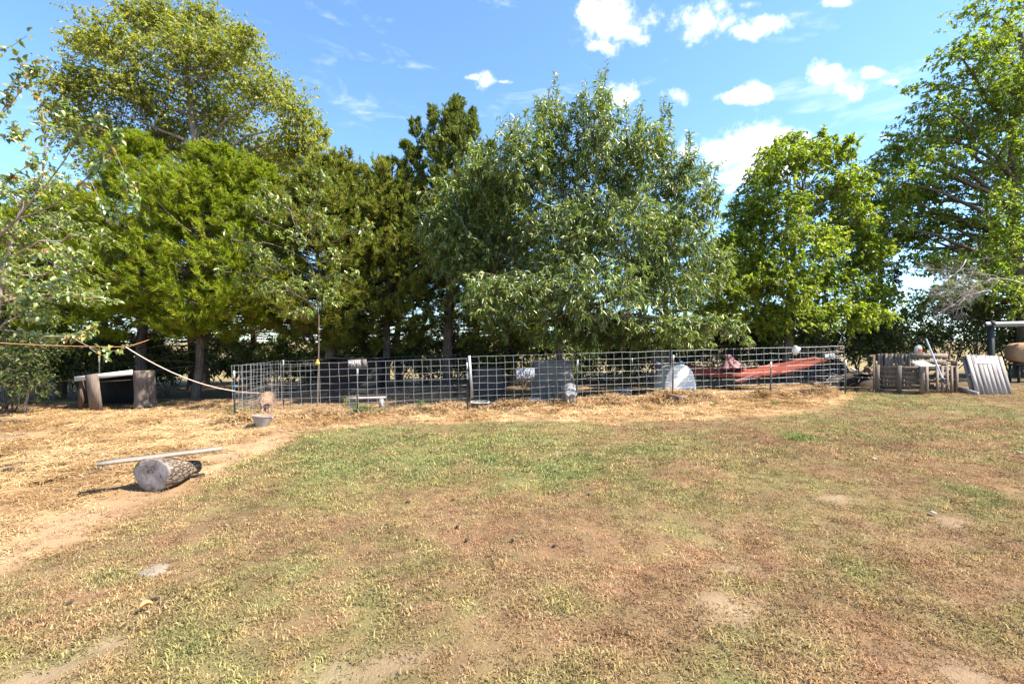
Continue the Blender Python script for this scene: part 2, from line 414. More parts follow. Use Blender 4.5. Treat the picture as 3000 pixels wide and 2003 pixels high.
M['c_olive'] = leafmat('cedar_olive', [(0, (0.11, 0.13, 0.022)), (.5, (0.19, 0.215, 0.038)), (.88, (0.27, 0.28, 0.055)), (1, (0.28, 0.19, 0.07))], .45, .02, .5)
M['c_dark'] = leafmat('cedar_dark', [(0, (0.08, 0.108, 0.024)), (.5, (0.135, 0.17, 0.034)), (.9, (0.20, 0.23, 0.045)), (1, (0.22, 0.18, 0.06))], .42, .02, .5)
M['weed'] = leafmat('weed_green', [(0, (0.06, 0.11, 0.02)), (.6, (0.13, 0.20, 0.04)), (1, (0.36, 0.31, 0.13))], .35, .05, .4)
M['blade'] = instmat('grass_blades')
M['straw'] = instmat('straw_stems', .12)

# ------------------------------------------------------------------ ground
def straw_field(x, y):
    """signed measure of how strewn with straw a spot is: > 0 strewn"""
    wob = 0.35 * (fbm(x, y, 0.8, 3) - .5) + .3 * (fbm(x, y, 3.5, 2) - .5)
    left = -(x + 3.72 + 0.055 * (y - 4)) + wob
    edge = np.interp(x, [-6, -4, -2.5, 0, 2.5, 5, 6.5, 8.6, 9.2], [8.6, 8.6, 8.95, 9.0, 8.55, 8.9, 9.6, 11.3, 13.5])
    front = (y - edge) + 1.1 * (fbm(x + 40, y, 0.9, 3) - .5)
    front = np.where(x > 9.2, -1, front)
    return np.maximum(left, front)
GREENS = [(-2.6, 7.9, 1.5, .8), (-1.4, 6.6, 1.6, .9), (0.4, 7.6, 2.2, .55), (-3.0, 5.9, 1.0, .55), (1.2, 6.2, 1.6, .55), (2.6, 5.6, 1.2, .35), (-1.2, 3.2, .9, .45), (-2.2, 2.9, .7, .3), (3.6, 8.0, .4, .9),
          (.6, 5.0, 1.2, .35), (1.7, 3.4, .6, .3), (0.15, 2.4, .5, .35), (7.5, 9.6, 1.4, .25), (5.0, 7.0, 1.2, .25), (4.4, 3.8, .8, .25)]
BROWNS = [(-.5, 3.9, 1.0, .55), (.7, 2.9, 1.1, .6), (0.6, 4.2, .8, .5), (3.2, 2.7, 1.2, .4), (5.6, 5.0, 1.2, .5), (1.6, 8.2, 1.3, .45), (-2.8, 4.2, .8, .5), (7.6, 7.4, 1.6, .35), (3.2, 8.9, 1.0, .4), (6.0, 6.6, 1, .35), (2.2, 2.3, .7, .4)]
def greenness(x, y):
    g = 0.43 + .62 * (fbm(x, y, .55, 4) - .5) + .85 * (fbm(x + 9, y + 5, 2.3, 3) - .5) + .6 * (fbm(x + 3, y + 15, 6.5, 2) - .5)
    for (cx, cy, r, a) in GREENS: g = g + a * .24 * np.exp(-((x - cx) ** 2 + (y - cy) ** 2) / (r * r))
    for (cx, cy, r, a) in BROWNS: g = g - a * .30 * np.exp(-((x - cx) ** 2 + (y - cy) ** 2) / (r * r))
    return np.clip(g, 0, 1)
def lerp(stops, t):
    xs_ = [s_[0] for s_ in stops]
    return np.stack([np.interp(t, xs_, [s_[1][k] for s_ in stops]) for k in range(3)], -1)
def grass_col(x, y):
    g = greenness(x, y)
    c = lerp([(0, (0.205, 0.122, 0.066)), (.25, (0.208, 0.138, 0.070)), (.5, (0.195, 0.152, 0.066)), (.75, (0.160, 0.150, 0.058)), (1, (0.130, 0.143, 0.050))], g)
    b = 0.82 + .40 * fbm(x - 5, y + 30, 1.6, 3) + .25 * (fbm(x + 25, y - 30, 7.0, 2) - .5) * 2
    return c * b[..., None]
def straw_col(x, y):
    s = fbm(x, y + 60, 1.1, 4)
    c = lerp([(0.25, (0.24, 0.14, 0.062)), (.5, (0.36, 0.225, 0.108)), (.75, (0.43, 0.285, 0.148))], s)
    c = c * (.72 + .56 * fbm(x + 51, y - 22, 4.5, 3))[..., None]
    dirt = np.clip((fbm(x * .8, y * .8, .5, 3) - .56) * 6, 0, 1)[..., None] * np.where(x < -7, .8, .15)[..., None]
    return c * (1 - dirt) + np.array([0.26, 0.195, 0.145]) * dirt

BARE = [(gp(px_i, py_i)[0], gp(px_i, py_i)[1], r_) for (px_i, py_i, r_) in ((1000, 1965, .13), (1110, 1950, .10), (1215, 1935, .06), (2150, 1785, .20), (2085, 1755, .12), (2160, 1665, .12), (2450, 1460, .14), (2800, 1530, .16), (310, 1890, .12), (100, 1990, .2), (2850, 1990, .12), (1650, 1325, .2))]
def bareness(x, y):
    b_ = np.zeros_like(np.asarray(x, float))
    for (cx, cy, r_) in BARE: b_ = np.maximum(b_, np.exp(-((x - cx) ** 2 + ((y - cy) * 1.3) ** 2) / (r_ * r_) * (.6 + .9 * vnoise(x, y, 9))))
    return b_
def axis(lo, hi, step, outs_lo, outs_hi):
    return np.concatenate([np.asarray(outs_lo, float), np.arange(lo, hi, step), np.asarray(outs_hi, float)])
xs = axis(-17, 17, .125, [-900, -500, -300, -180, -110, -70, -48, -34, -26, -21, -18.5], [17, 18.5, 21, 26, 34, 48, 70, 110, 180, 300, 500, 900])
ys = axis(.2, 17, .11, [-60, -30, -14, -6, -3, -1.5, -.6], [17, 18, 19.5, 22, 26, 32, 42, 60, 90, 140, 220, 350, 600, 1100])
GX, GY = np.meshgrid(xs, ys, indexing='ij')
GZ = gz(GX, GY)
near = (np.abs(GX) < 17) & (GY < 17) & (GY > 0)
SF = straw_field(GX, GY)
GZ = GZ + np.where(near, .014 * (vnoise(GX, GY, 5) - .5) + .02 * (vnoise(GX, GY, 2.4) - .5), 0)
# straw heaped along the foot of the fence
def fence_y(x): return np.interp(x, [-6.05, -.98, 3.93, 8.63], [9.87, 10.5, 11.2, 11.8])
def heap(x, y):
    fy = fence_y(x) + .12
    on = (x > -6.2) & (x < 8.2)
    return np.where(on, np.exp(-((y - fy) / .42) ** 2) * np.clip(fbm(x * 1.0, y, 1.25, 3) - .36, 0, 1) * .42, 0)
GZ = GZ + heap(GX, GY)
me = raw_mesh('ground', np.stack([GX, GY, GZ], -1).reshape(-1, 3), [])
A, B = GX.shape
i, j = np.meshgrid(np.arange(A - 1), np.arange(B - 1), indexing='ij')
q = np.stack([i * B + j, (i + 1) * B + j, (i + 1) * B + j + 1, i * B + j + 1], -1).reshape(-1, 4)
bpy.data.meshes.remove(me)
me = raw_mesh('ground', np.stack([GX, GY, GZ], -1).reshape(-1, 3), [q]); shade_smooth(me)
sm = np.clip(SF / .22 + .5, 0, 1)[..., None]
pink = .45 * (np.exp(-((SF - .35) / .4) ** 2) * (GX < -2.5) * near)[..., None]
gc = grass_col(GX, GY) * .78 * (1 - sm) + (straw_col(GX, GY) * .9 * (1 - pink) + np.array([.30, .19, .125]) * pink) * sm
bm = bareness(GX, GY)[..., None] * near[..., None]
gc = gc * (1 - bm * .8) + np.array([.28, .195, .125]) * bm * .8
farm = np.clip((GY - 17) / 5, 0, 1)[..., None]
gc = gc * (1 - farm) + np.array([0.21, 0.158, 0.072]) * farm           # dry field beyond the trees
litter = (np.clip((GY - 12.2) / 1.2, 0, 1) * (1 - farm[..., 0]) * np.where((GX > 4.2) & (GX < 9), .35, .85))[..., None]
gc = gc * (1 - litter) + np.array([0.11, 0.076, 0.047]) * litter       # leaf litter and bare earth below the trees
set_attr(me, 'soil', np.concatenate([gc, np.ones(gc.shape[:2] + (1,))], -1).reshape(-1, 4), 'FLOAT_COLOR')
gm, t, out = newmat('ground_soil')
a = t.add('ShaderNodeAttribute', attribute_name='soil')
ge = t.add('ShaderNodeNewGeometry')
nf = t.noise(ge.outputs['Position'], 38, 5, .7); nm = t.noise(ge.outputs['Position'], 9, 5, .6)
mpz = t.add('ShaderNodeMapping'); t.put(mpz.inputs[0], ge.outputs['Position']); mpz.inputs['Scale'].default_value = (30, 70, 30)
ns = t.noise(mpz.outputs[0], 2.0, 4, .6, .8)
f = t.math('ADD', .48, t.math('MULTIPLY', t.math('ADD', nf.outputs['Fac'], t.math('ADD', nm.outputs['Fac'], ns.outputs['Fac'])), .36))
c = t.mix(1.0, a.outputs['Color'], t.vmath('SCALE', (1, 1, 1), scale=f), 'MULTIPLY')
b = pbsdf(t, c, .95, 0, t.math('ADD', nf.outputs['Fac'], nm.outputs['Fac']), .8, .02, .1)
t.put(out.inputs[0], b.outputs[0])
ground = bpy.data.objects.new('ground', me); me.materials.append(gm); COL.objects.link(ground)
tag(ground, kind='structure')

def gsurf(x, y):
    x = np.asarray(x, float); y = np.asarray(y, float)
    return gz(x, y) + .014 * (vnoise(x, y, 5) - .5) + .02 * (vnoise(x, y, 2.4) - .5) + heap(x, y)

# ------------------------------------------------------------------ scattered ground cover (grass, straw)
def blades_mesh(name, n, rad, hmin, hmax, wd, lean, rs, flatten=0.0):
    v = []; q = []; tr = []; rr = []
    for i in range(n):
        a = rs.rand() * 6.283; r = rad * math.sqrt(rs.rand()); b = np.array([r * math.cos(a), r * math.sin(a), -.004])
        h = rs.uniform(hmin, hmax); d = rs.rand() * 6.283; ln = lean * (.35 + rs.rand())
        dr = np.array([math.cos(d), math.sin(d), 0]); sd = np.array([-math.sin(d + rs.uniform(-1, 1)), math.cos(d), 0]) * wd * rs.uniform(.6, 1.2)
        p1 = b + dr * h * ln * .45 + np.array([0, 0, h * .62]); p2 = b + dr * h * ln * 1.15 + np.array([0, 0, h * (1 - .35 * ln)])
        k = len(v); v += [b - sd, b + sd, p1 - sd * .8, p1 + sd * .8, p2]; q.append((k, k + 1, k + 3, k + 2)); tr.append((k + 2, k + 3, k + 4)); rr += [rs.rand()] * 5
    me = raw_mesh(name, v, [np.array(q), np.array(tr)]); set_attr(me, 'rnd', rr); return me
def stems_mesh(name, n, rad, lmin, lmax, wd, lift, rs):
    v = []; q = []; rr = []
    for i in range(n):
        a = rs.rand() * 6.283; r = rad * math.sqrt(rs.rand()); c_ = np.array([r * math.cos(a), r * math.sin(a), rs.uniform(.002, lift)])
        L = rs.uniform(lmin, lmax); d = rs.rand() * 6.283; tilt = rs.uniform(-.22, .22) * (1 if lift < .05 else 2.2)
        dr = np.array([math.cos(d) * math.cos(tilt), math.sin(d) * math.cos(tilt), math.sin(tilt)]); sd = np.array([-math.sin(d), math.cos(d), rs.uniform(-.4, .4)]) * wd * rs.uniform(.6, 1.3)
        mid = c_ + np.array([0, 0, rs.uniform(0, .02)])
        k = len(v); v += [c_ - dr * L / 2 - sd, c_ - dr * L / 2 + sd, mid - sd, mid + sd, c_ + dr * L / 2 - sd, c_ + dr * L / 2 + sd]
        q += [(k, k + 1, k + 3, k + 2), (k + 2, k + 3, k + 5, k + 4)]; rr += [rs.rand()] * 6
    me = raw_mesh(name, v, [np.array(q)]); set_attr(me, 'rnd', rr); return me
def source_collection(name, meshes, mat):
    c_ = bpy.data.collections.new(name)
    for k, m_ in enumerate(meshes):
        m_.materials.append(mat); o = bpy.data.objects.new('%s_%02d' % (name, k), m_); c_.objects.link(o)
    return c_
def scatter(name, P, rot, scl, idx, tint, coll, label, cat):
    me = raw_mesh(name, P, [])
    set_attr(me, 'rot', rot, 'FLOAT_VECTOR'); set_attr(me, 'scl', scl); set_attr(me, 'idx', idx, 'INT')
    set_attr(me, 'tint', np.concatenate([tint, np.ones((len(P), 1))], 1), 'FLOAT_COLOR')
    o = bpy.data.objects.new(name, me); COL.objects.link(o)
    ng = bpy.data.node_groups.new(name, 'GeometryNodeTree')
    ng.interface.new_socket('Geometry', in_out='INPUT', socket_type='NodeSocketGeometry')
    ng.interface.new_socket('Geometry', in_out='OUTPUT', socket_type='NodeSocketGeometry')
    gi = ng.nodes.new('NodeGroupInput'); go = ng.nodes.new('NodeGroupOutput')
    ci = ng.nodes.new('GeometryNodeCollectionInfo'); ci.inputs['Collection'].default_value = coll
    ci.inputs['Separate Children'].default_value = True; ci.inputs['Reset Children'].default_value = True
    ip = ng.nodes.new('GeometryNodeInstanceOnPoints'); ip.inputs['Pick Instance'].default_value = True
    def na(nm, ty):
        n_ = ng.nodes.new('GeometryNodeInputNamedAttribute'); n_.data_type = ty; n_.inputs['Name'].default_value = nm
        return n_.outputs['Attribute']
    L = ng.links.new
    L(gi.outputs[0], ip.inputs['Points']); L(ci.outputs[0], ip.inputs['Instance'])
    L(na('idx', 'INT'), ip.inputs['Instance Index']); L(na('rot', 'FLOAT_VECTOR'), ip.inputs['Rotation']); L(na('scl', 'FLOAT'), ip.inputs['Scale'])
    L(ip.outputs[0], go.inputs[0])
    md = o.modifiers.new('scatter', 'NODES'); md.node_group = ng
    return tag(o, label, cat, kind='stuff')
def sample_region(n, y0, y1, margin=1.2):
    y = np.sqrt(RS.rand(n) * (y1 * y1 - y0 * y0) + y0 * y0)
    x = (RS.rand(n) * 2 - 1) * (1.13 * y + margin)
    return x, y
def region_count(dens, y0, y1): return int(dens * 1.2 * (y1 * y1 - y0 * y0))

rsx = np.random.RandomState(5)
grass_src = source_collection('grass_tuft_source', [blades_mesh('tuft%d' % k, 32, .062, .008, .026, .0024, 1.0, rsx) for k in range(8)]
                              + [blades_mesh('tuftfar%d' % k, 26, .10, .010, .032, .0044, 1.0, rsx) for k in range(6)], M['blade'])
px_, py_, ix_, sc_ = [], [], [], []
for (y0, y1, dens, lo, hi) in ((1.3, 3.2, 900, 0, 8), (3.2, 5.5, 560, 0, 8), (5.5, 8, 260, 8, 14), (8, 13.5, 120, 8, 14)):
    x, y = sample_region(region_count(dens, y0, y1), y0, y1)
    sf = straw_field(x, y); bare = fbm(x + 77, y, 1.3, 3)
    keep = (RS.rand(len(x)) < np.clip(.5 - sf * 3.5, .05, 1)) & ((bare > .33) | (RS.rand(len(x)) < .55)) & ~((y > 12.3) & (RS.rand(len(x)) < .8))
    keep &= RS.rand(len(x)) > bareness(x, y) * 1.1
    x, y = x[keep], y[keep]
    px_.append(x); py_.append(y); ix_.append(RS.randint(lo, hi, len(x))); sc_.append(RS.uniform(.55, 1.25, len(x)) * (.55 + .4 * greenness(x, y) + .75 * fbm(x - 31, y + 12, 3.2, 3)))
x = np.concatenate(px_); y = np.concatenate(py_)
P = np.stack([x, y, gsurf(x, y)], -1); n = len(P)
rot = np.stack([RS.uniform(-.25, .25, n), RS.uniform(-.25, .25, n), RS.rand(n) * 6.283], -1)
tint = grass_col(x, y) * 1.5 * RS.uniform(.55, 1.4, (n, 1)) * np.stack([RS.uniform(.92, 1.1, n), np.ones(n), RS.uniform(.85, 1.15, n)], -1)
sfm = np.clip(straw_field(x, y) / .6 + .3, 0, .85)[:, None]
tint = tint * (1 - sfm) + np.array([.33, .24, .115]) * sfm
scatter('lawn_grass', P, rot, np.concatenate(sc_), np.concatenate(ix_), tint, grass_src, 'short dry mown grass in green and brown patches', 'grass')

straw_src = source_collection('straw_source', [stems_mesh('straw%d' % k, 24, .12, .03, .11, .0022, .018, rsx) for k in range(6)]
                              + [stems_mesh('strawfar%d' % k, 20, .16, .05, .17, .0042, .04, rsx) for k in range(6)]
                              + [stems_mesh('strawpile%d' % k, 38, .16, .06, .19, .0042, .13, rsx) for k in range(4)], M['straw'])
px_, py_, ix_, sc_ = [], [], [], []
for (y0, y1, dens, lo, hi) in ((2.2, 5.5, 120, 0, 6), (5.5, 8.5, 70, 6, 12), (8.5, 14.5, 60, 6, 12)):
    x, y = sample_region(region_count(dens, y0, y1), y0, y1)
    sf = straw_field(x, y) + .5 * (fbm(x, y + 200, 1.8, 3) - .5)
    pr = np.where(sf > 0, .35 + .5 * np.clip(sf, 0, 1), np.where(sf > -.5, .10 * (1 + sf * 2), 0))
    pr = np.where((x < -6.8) & (fbm(x * .8, y * .8, .5, 3) > .58), pr * .25, pr)
    pr = np.where((x < -2.5) & (sf < .7) & (y < 8.5), pr * .4, pr)
    keep = RS.rand(len(x)) < pr
    x, y = x[keep], y[keep]; px_.append(x); py_.append(y); ix_.append(RS.randint(lo, hi, len(x))); sc_.append(RS.uniform(.7, 1.2, len(x)))
x = RS.uniform(-6.2, 8.4, 2600); y = fence_y(x) + RS.normal(.05, .45, len(x)); hh = heap(x, y)
keep = RS.rand(len(x)) < np.clip(hh * 7 + .1, 0, 1); x, y = x[keep], y[keep]
px_.append(x); py_.append(y); ix_.append(RS.randint(12, 16, len(x))); sc_.append(RS.uniform(.6, 1.1, len(x)))
x = np.concatenate(px_); y = np.concatenate(py_); P = np.stack([x, y, gsurf(x, y)], -1); n = len(P)
rot = np.stack([RS.uniform(-.12, .12, n), RS.uniform(-.12, .12, n), RS.rand(n) * 6.283], -1)
tint = straw_col(x, y) * 1.18 * RS.uniform(.55, 1.35, (n, 1))
scatter('straw', P, rot, np.concatenate(sc_), np.concatenate(ix_), tint, straw_src, 'golden straw strewn around the pens and yard', 'straw')

# ------------------------------------------------------------------ trees
def leaves(mb, p, a, nh, L, W, fold=.25, droop=.15, rnd=None):
    N = len(p); a = norm(a); sd = norm(np.cross(a, nh)); nn = np.cross(sd, a)
    L = np.broadcast_to(L, N)[:, None]; W = np.broadcast_to(W, N)[:, None]
    mid = p + a * L * .42
    l = mid + sd * W * .5 + nn * W * fold; r = mid - sd * W * .5 + nn * W * fold
    tip = p + a * L; tip[:, 2] -= (L[:, 0] * droop)
    v = np.stack([p, l, tip, r], 1).reshape(-1, 3)
    b = np.arange(N)[:, None] * 4
    tr = np.concatenate([b + np.array([[0, 1, 2]])[0], b + np.array([[0, 2, 3]])[0]], 0)
    rr = RS.rand(N) if rnd is None else rnd
    mb.addv(v, None, tr, np.repeat(rr, 4))
def bigleaves(mb, p, a, nh, L, W, fold=.3, droop=.25):
    """ovate leaf of six faces, for trees close by"""
    N = len(p); a = norm(a); sd = norm(np.cross(a, nh)); nn = np.cross(sd, a)
    L = np.broadcast_to(L, N)[:, None]; W = np.broadcast_to(W, N)[:, None]
    rows = []
    for (s_, wf) in ((0, 0), (.28, .5), (.62, .44), (1.0, 0)):
        c_ = p + a * L * s_; c_ = c_ - nn * L * droop * s_ * s_
        rows.append((c_, wf))
    v = np.stack([rows[0][0], rows[1][0] + sd * W * .5 + nn * W * fold, rows[1][0], rows[1][0] - sd * W * .5 + nn * W * fold,
                  rows[2][0] + sd * W * .44 + nn * W * fold, rows[2][0], rows[2][0] - sd * W * .44 + nn * W * fold, rows[3][0]], 1).reshape(-1, 3)
    b = np.arange(N)[:, None] * 8
    tr = np.concatenate([b + np.array(k) for k in ((0, 1, 2), (0, 2, 3), (4, 7, 5), (5, 7, 6))])
    qd = np.concatenate([b + np.array(k) for k in ((1, 4, 5, 2), (2, 5, 6, 3))])
    mb.addv(v, qd, tr, np.repeat(RS.rand(N), 8))
def rdir(n):
    return norm(RS.normal(size=(n, 3)))
def bez(p0, p1, p2, K):
    t_ = np.linspace(0, 1, K)[None, :, None]
    return p0[:, None] * (1 - t_) ** 2 + 2 * p1[:, None] * t_ * (1 - t_) + p2[:, None] * t_ ** 2
def twigs_in(clumps, per_m2, up=.25, K=4, start=.35):
    """clumps: list of (centre, radii). returns twig polylines"""
    out_ = []
    for (c_, r_) in clumps:
        r_ = np.asarray(r_, float); area = (r_[0] * r_[2] + r_[0] * r_[1] + r_[1] * r_[2]) * 4
        n_ = max(6, int(area * per_m2)); d = rdir(n_); d[:, 2] = d[:, 2] * .9 + up * .5; d = norm(d)
        rad = (.62 + .45 * RS.rand(n_) ** .7 + np.where(RS.rand(n_) < .10, RS.uniform(.1, .5, n_), 0))[:, None]
        bump = 1 + .35 * (vnoise(d[:, 0] * 2 + c_[0], d[:, 2] * 2 + c_[1], 1.7) - .5)[:, None]
        e = c_ + d * r_ * rad * bump
        s_ = c_ + RS.normal(size=(n_, 3)) * r_ * .22 + (e - c_) * start
        m_ = (s_ + e) / 2 + np.array([0, 0, 1]) * up * np.linalg.norm(e - s_, axis=1)[:, None] * .5 + RS.normal(size=(n_, 3)) * .06
        out_.append(bez(s_, m_, e, K))
    return np.concatenate(out_)
def along(P, n_, t0=.25):
    """n_ random samples on each of the polylines: points and tangents"""
    Mn, K, _ = P.shape
    t_ = (t0 + (1 - t0) * RS.rand(Mn, n_)) * (K - 1); i_ = np.minimum(t_.astype(int), K - 2); f_ = (t_ - i_)[..., None]
    rows = np.arange(Mn)[:, None]
    p = P[rows, i_] * (1 - f_) + P[rows, i_ + 1] * f_
    tg = norm(P[rows, i_ + 1] - P[rows, i_])
    return p.reshape(-1, 3), tg.reshape(-1, 3)
def limbs(mb, base, hubs, clumps, r0, taper=.35):
    """trunk from base through hub points, then a limb to each clump"""
    pts = np.array([base] + list(hubs), float)
    K = 12; tt = np.linspace(0, len(pts) - 1, K)
    tr = np.stack([np.interp(tt, np.arange(len(pts)), pts[:, k]) for k in range(3)], -1)
    tr[1:-1] += RS.normal(size=(K - 2, 3)) * r0 * .22
    rad = r0 * np.linspace(1.12, taper, K); rad[0] *= 1.25
    mb.tubes(tr, rad, 9)
    L = []; Rr = []
    for (c_, r_) in clumps:
        dd = np.linalg.norm(tr[3:] - c_, axis=1) + np.maximum(0, tr[3:, 2] - c_[2] + .3 * np.linalg.norm((tr[3:] - c_)[:, :2], axis=1)) * 1.5
        k = 3 + int(np.argmin(dd)); s_ = tr[k]; e = c_ + np.asarray(r_) * RS.normal(size=3) * .15
        m_ = (s_ + e) / 2 + np.array([0, 0, .12]) * np.linalg.norm(e - s_) + RS.normal(size=3) * .15
        ln = bez(s_[None], m_[None], e[None], 7)[0]; ln[1:-1] += RS.normal(size=(5, 3)) * .05
        L.append(ln); Rr.append(np.linspace(min(rad[k] * .55, .10), .018, 7))
    mb.tubes(np.array(L), np.array(Rr), 5)
    return tr
def cl(px, py, rx, ry, d, dd=0.0, dep=None):
    d2 = d + dd
    return (at(px, py, d2), (rx * d2 / F, (dep if dep else (rx + ry) / 2 * d2 / F), ry * d2 / F))

def broadleaf(name, label, base, hubs, clumps, r0, lm, tw, nl, L, W, droop=.5, up=.25, bark='bark', grp=None, cat='tree', big=False, start=.35, twr=.006, normal_out=.5, extra=None):
    rt = root(name, base, label, cat, grp)
    mb = MB(); limbs(mb, base, hubs, clumps, r0)
    TW = twigs_in(clumps, tw, up, 4, start)
    if extra is not None: TW = np.concatenate([TW, extra])
    mb.tubes(TW[::2], np.linspace(twr, twr * .35, 4)[None].repeat(len(TW[::2]), 0), 3)
    mb.build('trunk', M[bark], rt, True)
    p, tg = along(TW, nl, .15); n_ = len(p)
    a = tg * .5 + rdir(n_) * .75 + np.array([0, 0, -droop])
    nh = rdir(n_) * .7 + np.array([.25, -.35, .75])
    c_ = MB()
    sv_ = RS.uniform(.45, 1.3, n_); (bigleaves if big else leaves)(c_, p, a, nh, L * sv_, W * sv_ * RS.uniform(.75, 1.2, n_))
    c_.build('crown', M[lm], rt, False, True)
    return rt

# tall olive-yellow elm behind the cedars
D = 20.0
ELM = [(a_, b_ + 38, c_, d_) for (a_, b_, c_, d_) in [(215, 250, 95, 120), (330, 120, 130, 110), (470, 60, 150, 95), (560, 170, 150, 130), (400, 270, 170, 130), (690, 150, 110, 95), (770, 260, 120, 110), (640, 330, 150, 120),
       (860, 330, 85, 105), (880, 430, 105, 110), (960, 500, 60, 80), (520, 420, 170, 120), (300, 400, 120, 120), (780, 470, 150, 110), (610, 45, 90, 70), (250, 120, 75, 70), (930, 370, 45, 70),
       (400, 20, 70, 55), (180, 330, 60, 70), (640, 560, 160, 100), (450, 560, 150, 100), (880, 560, 110, 80), (720, 90, 60, 70)]]
broadleaf('elm_tree', 'tall elm with olive yellow leaves rising behind the cedars', onground(590, D), [at(600, 900, D), at(590, 650, D), at(570, 400, D), at(540, 180, D)],
          [cl(a_, b_, c_, d_, D, RS.uniform(-1.5, 1.5)) for (a_, b_, c_, d_) in ELM], .26, 'l_elm', 5.7, 25, .125, .078, .25, .75, 'bark_pale', start=.02)

# dark tree in the gap and large tree at the side
D = 18.5
broadleaf('dark_tree', 'dark purplish tree in the gap beside the bright bush', onground(2590, D), [at(2585, 880, D), at(2575, 700, D)],
          [cl(a_, b_, c_, d_, D, RS.uniform(-.5, .5)) for (a_, b_, c_, d_) in [(2560, 600, 70, 80), (2605, 690, 60, 70), (2535, 520, 45, 45), (2590, 790, 50, 60), (2540, 720, 60, 70), (2560, 860, 60, 60), (2500, 640, 60, 80)]], .12, 'l_dark', 12, 15, .11, .065, .3)
D = 16.0
RT = [(2910, 40, 100, 90), (3000, 150, 130, 120), (2800, 165, 75, 45), (2860, 245, 110, 80), (2705, 262, 60, 28), (2750, 320, 85, 45), (2690, 395, 95, 60), (2620, 425, 55, 35), (2830, 390, 120, 85),
      (2970, 330, 120, 110), (2740, 490, 95, 60), (2860, 540, 120, 75), (2980, 530, 100, 90), (2690, 580, 80, 60), (2770, 660, 95, 60), (2910, 680, 110, 75), (2665, 720, 50, 45), (3110, 220, 150, 170),
      (3110, 470, 150, 170), (2830, 780, 120, 55), (2970, 800, 120, 70), (3120, 700, 150, 140), (2880, 130, 80, 50), (2630, 530, 65, 50), (2600, 470, 50, 40), (2700, 650, 80, 50), (2640, 590, 50, 40), (3200, 350, 150, 220), (2640, 650, 40, 50), (2720, 760, 70, 40)]
broadleaf('hackberry_tree', 'large spreading green tree at the edge behind the leaning pallet', onground(3000, D), [at(3000, 950, D), at(2985, 750, D), at(2960, 560, D), at(2990, 300, D), at(2990, 100, D)],
          [cl(a_, b_, c_, d_, D, RS.uniform(-1.2, 1.2)) for (a_, b_, c_, d_) in RT] + [cl(a_, b_, c_, d_, D, -1.5) for (a_, b_, c_, d_) in [(2960, 420, 90, 70), (2950, 600, 90, 70), (2970, 710, 90, 70), (2900, 830, 100, 60), (3000, 880, 100, 70), (2790, 860, 80, 45), (2990, 250, 80, 70)]] + [cl(a_, b_, c_, d_, D, 1.0) for (a_, b_, c_, d_) in [(2620, 490, 70, 55), (2660, 590, 80, 60), (2600, 610, 60, 55), (2690, 690, 80, 50), (2730, 560, 80, 55), (2740, 430, 90, 55), (2600, 700, 55, 40), (2780, 770, 80, 55), (2860, 740, 90, 55), (2740, 880, 70, 50), (2840, 900, 80, 45), (2930, 930, 80, 45), (2680, 920, 50, 30)]], .22, 'l_right', 7.6, 19, .12, .068, .3, .3)

# bright bushy tree between peach and gap
D = 15.0
BU = [(2225, 560, 70, 70), (2300, 490, 75, 75), (2385, 465, 75, 55), (2450, 480, 60, 60), (2495, 550, 60, 70), (2280, 630, 110, 85), (2420, 610, 110, 85), (2205, 690, 75, 85), (2360, 730, 120, 95),
      (2480, 710, 80, 95), (2290, 840, 120, 90), (2430, 850, 105, 90), (2200, 830, 80, 80), (2530, 800, 60, 70), (2330, 425, 35, 45), (2170, 640, 55, 60), (2155, 740, 75, 80), (2150, 850, 80, 80), (2120, 930, 80, 60), (2570, 880, 70, 60), (2560, 740, 60, 70), (2410, 420, 35, 40), (2480, 430, 30, 40), (2280, 440, 30, 40), (2450, 940, 100, 60), (2320, 940, 110, 65), (2220, 950, 90, 60), (2540, 930, 60, 50), (2250, 470, 45, 45), (2530, 640, 40, 45)]
broadleaf('mulberry_tree', 'bright yellow-green bushy tree between the drooping-leaved tree and the gap', onground(2310, D), [at(2310, 900, D), at(2330, 700, D), at(2350, 560, D)],
          [cl(a_, b_, c_, d_, D, RS.uniform(-.9, .9)) for (a_, b_, c_, d_) in BU], .12, 'l_bush', 14, 20, .12, .065, .3, .6)

# tree with long drooping leaves behind the pens
D = 13.0
PE = [(1320, 640, 85, 95), (1290, 720, 75, 95), (1440, 620, 100, 105), (1530, 490, 95, 110), (1620, 410, 65, 95), (1600, 560, 120, 110), (1745, 410, 75, 115), (1760, 530, 110, 110), (1885, 450, 90, 75),
      (1900, 560, 120, 100), (2010, 550, 80, 80), (2065, 620, 50, 65), (1470, 760, 140, 95), (1650, 720, 160, 115), (1830, 700, 160, 115), (1980, 710, 110, 90), (1560, 870, 150, 75), (1750, 870, 170, 90),
      (1930, 850, 140, 85), (1430, 880, 90, 60), (1800, 965, 130, 42), (1950, 965, 130, 42), (2090, 960, 85, 38), (2170, 985, 50, 22), (1400, 540, 50, 70), (2080, 800, 70, 80), (1360, 800, 80, 70), (1700, 960, 100, 40), (1620, 985, 80, 26), (1760, 1005, 90, 22), (1880, 1005, 90, 22), (2010, 1000, 90, 24), (1480, 960, 70, 30)]
shoots = []
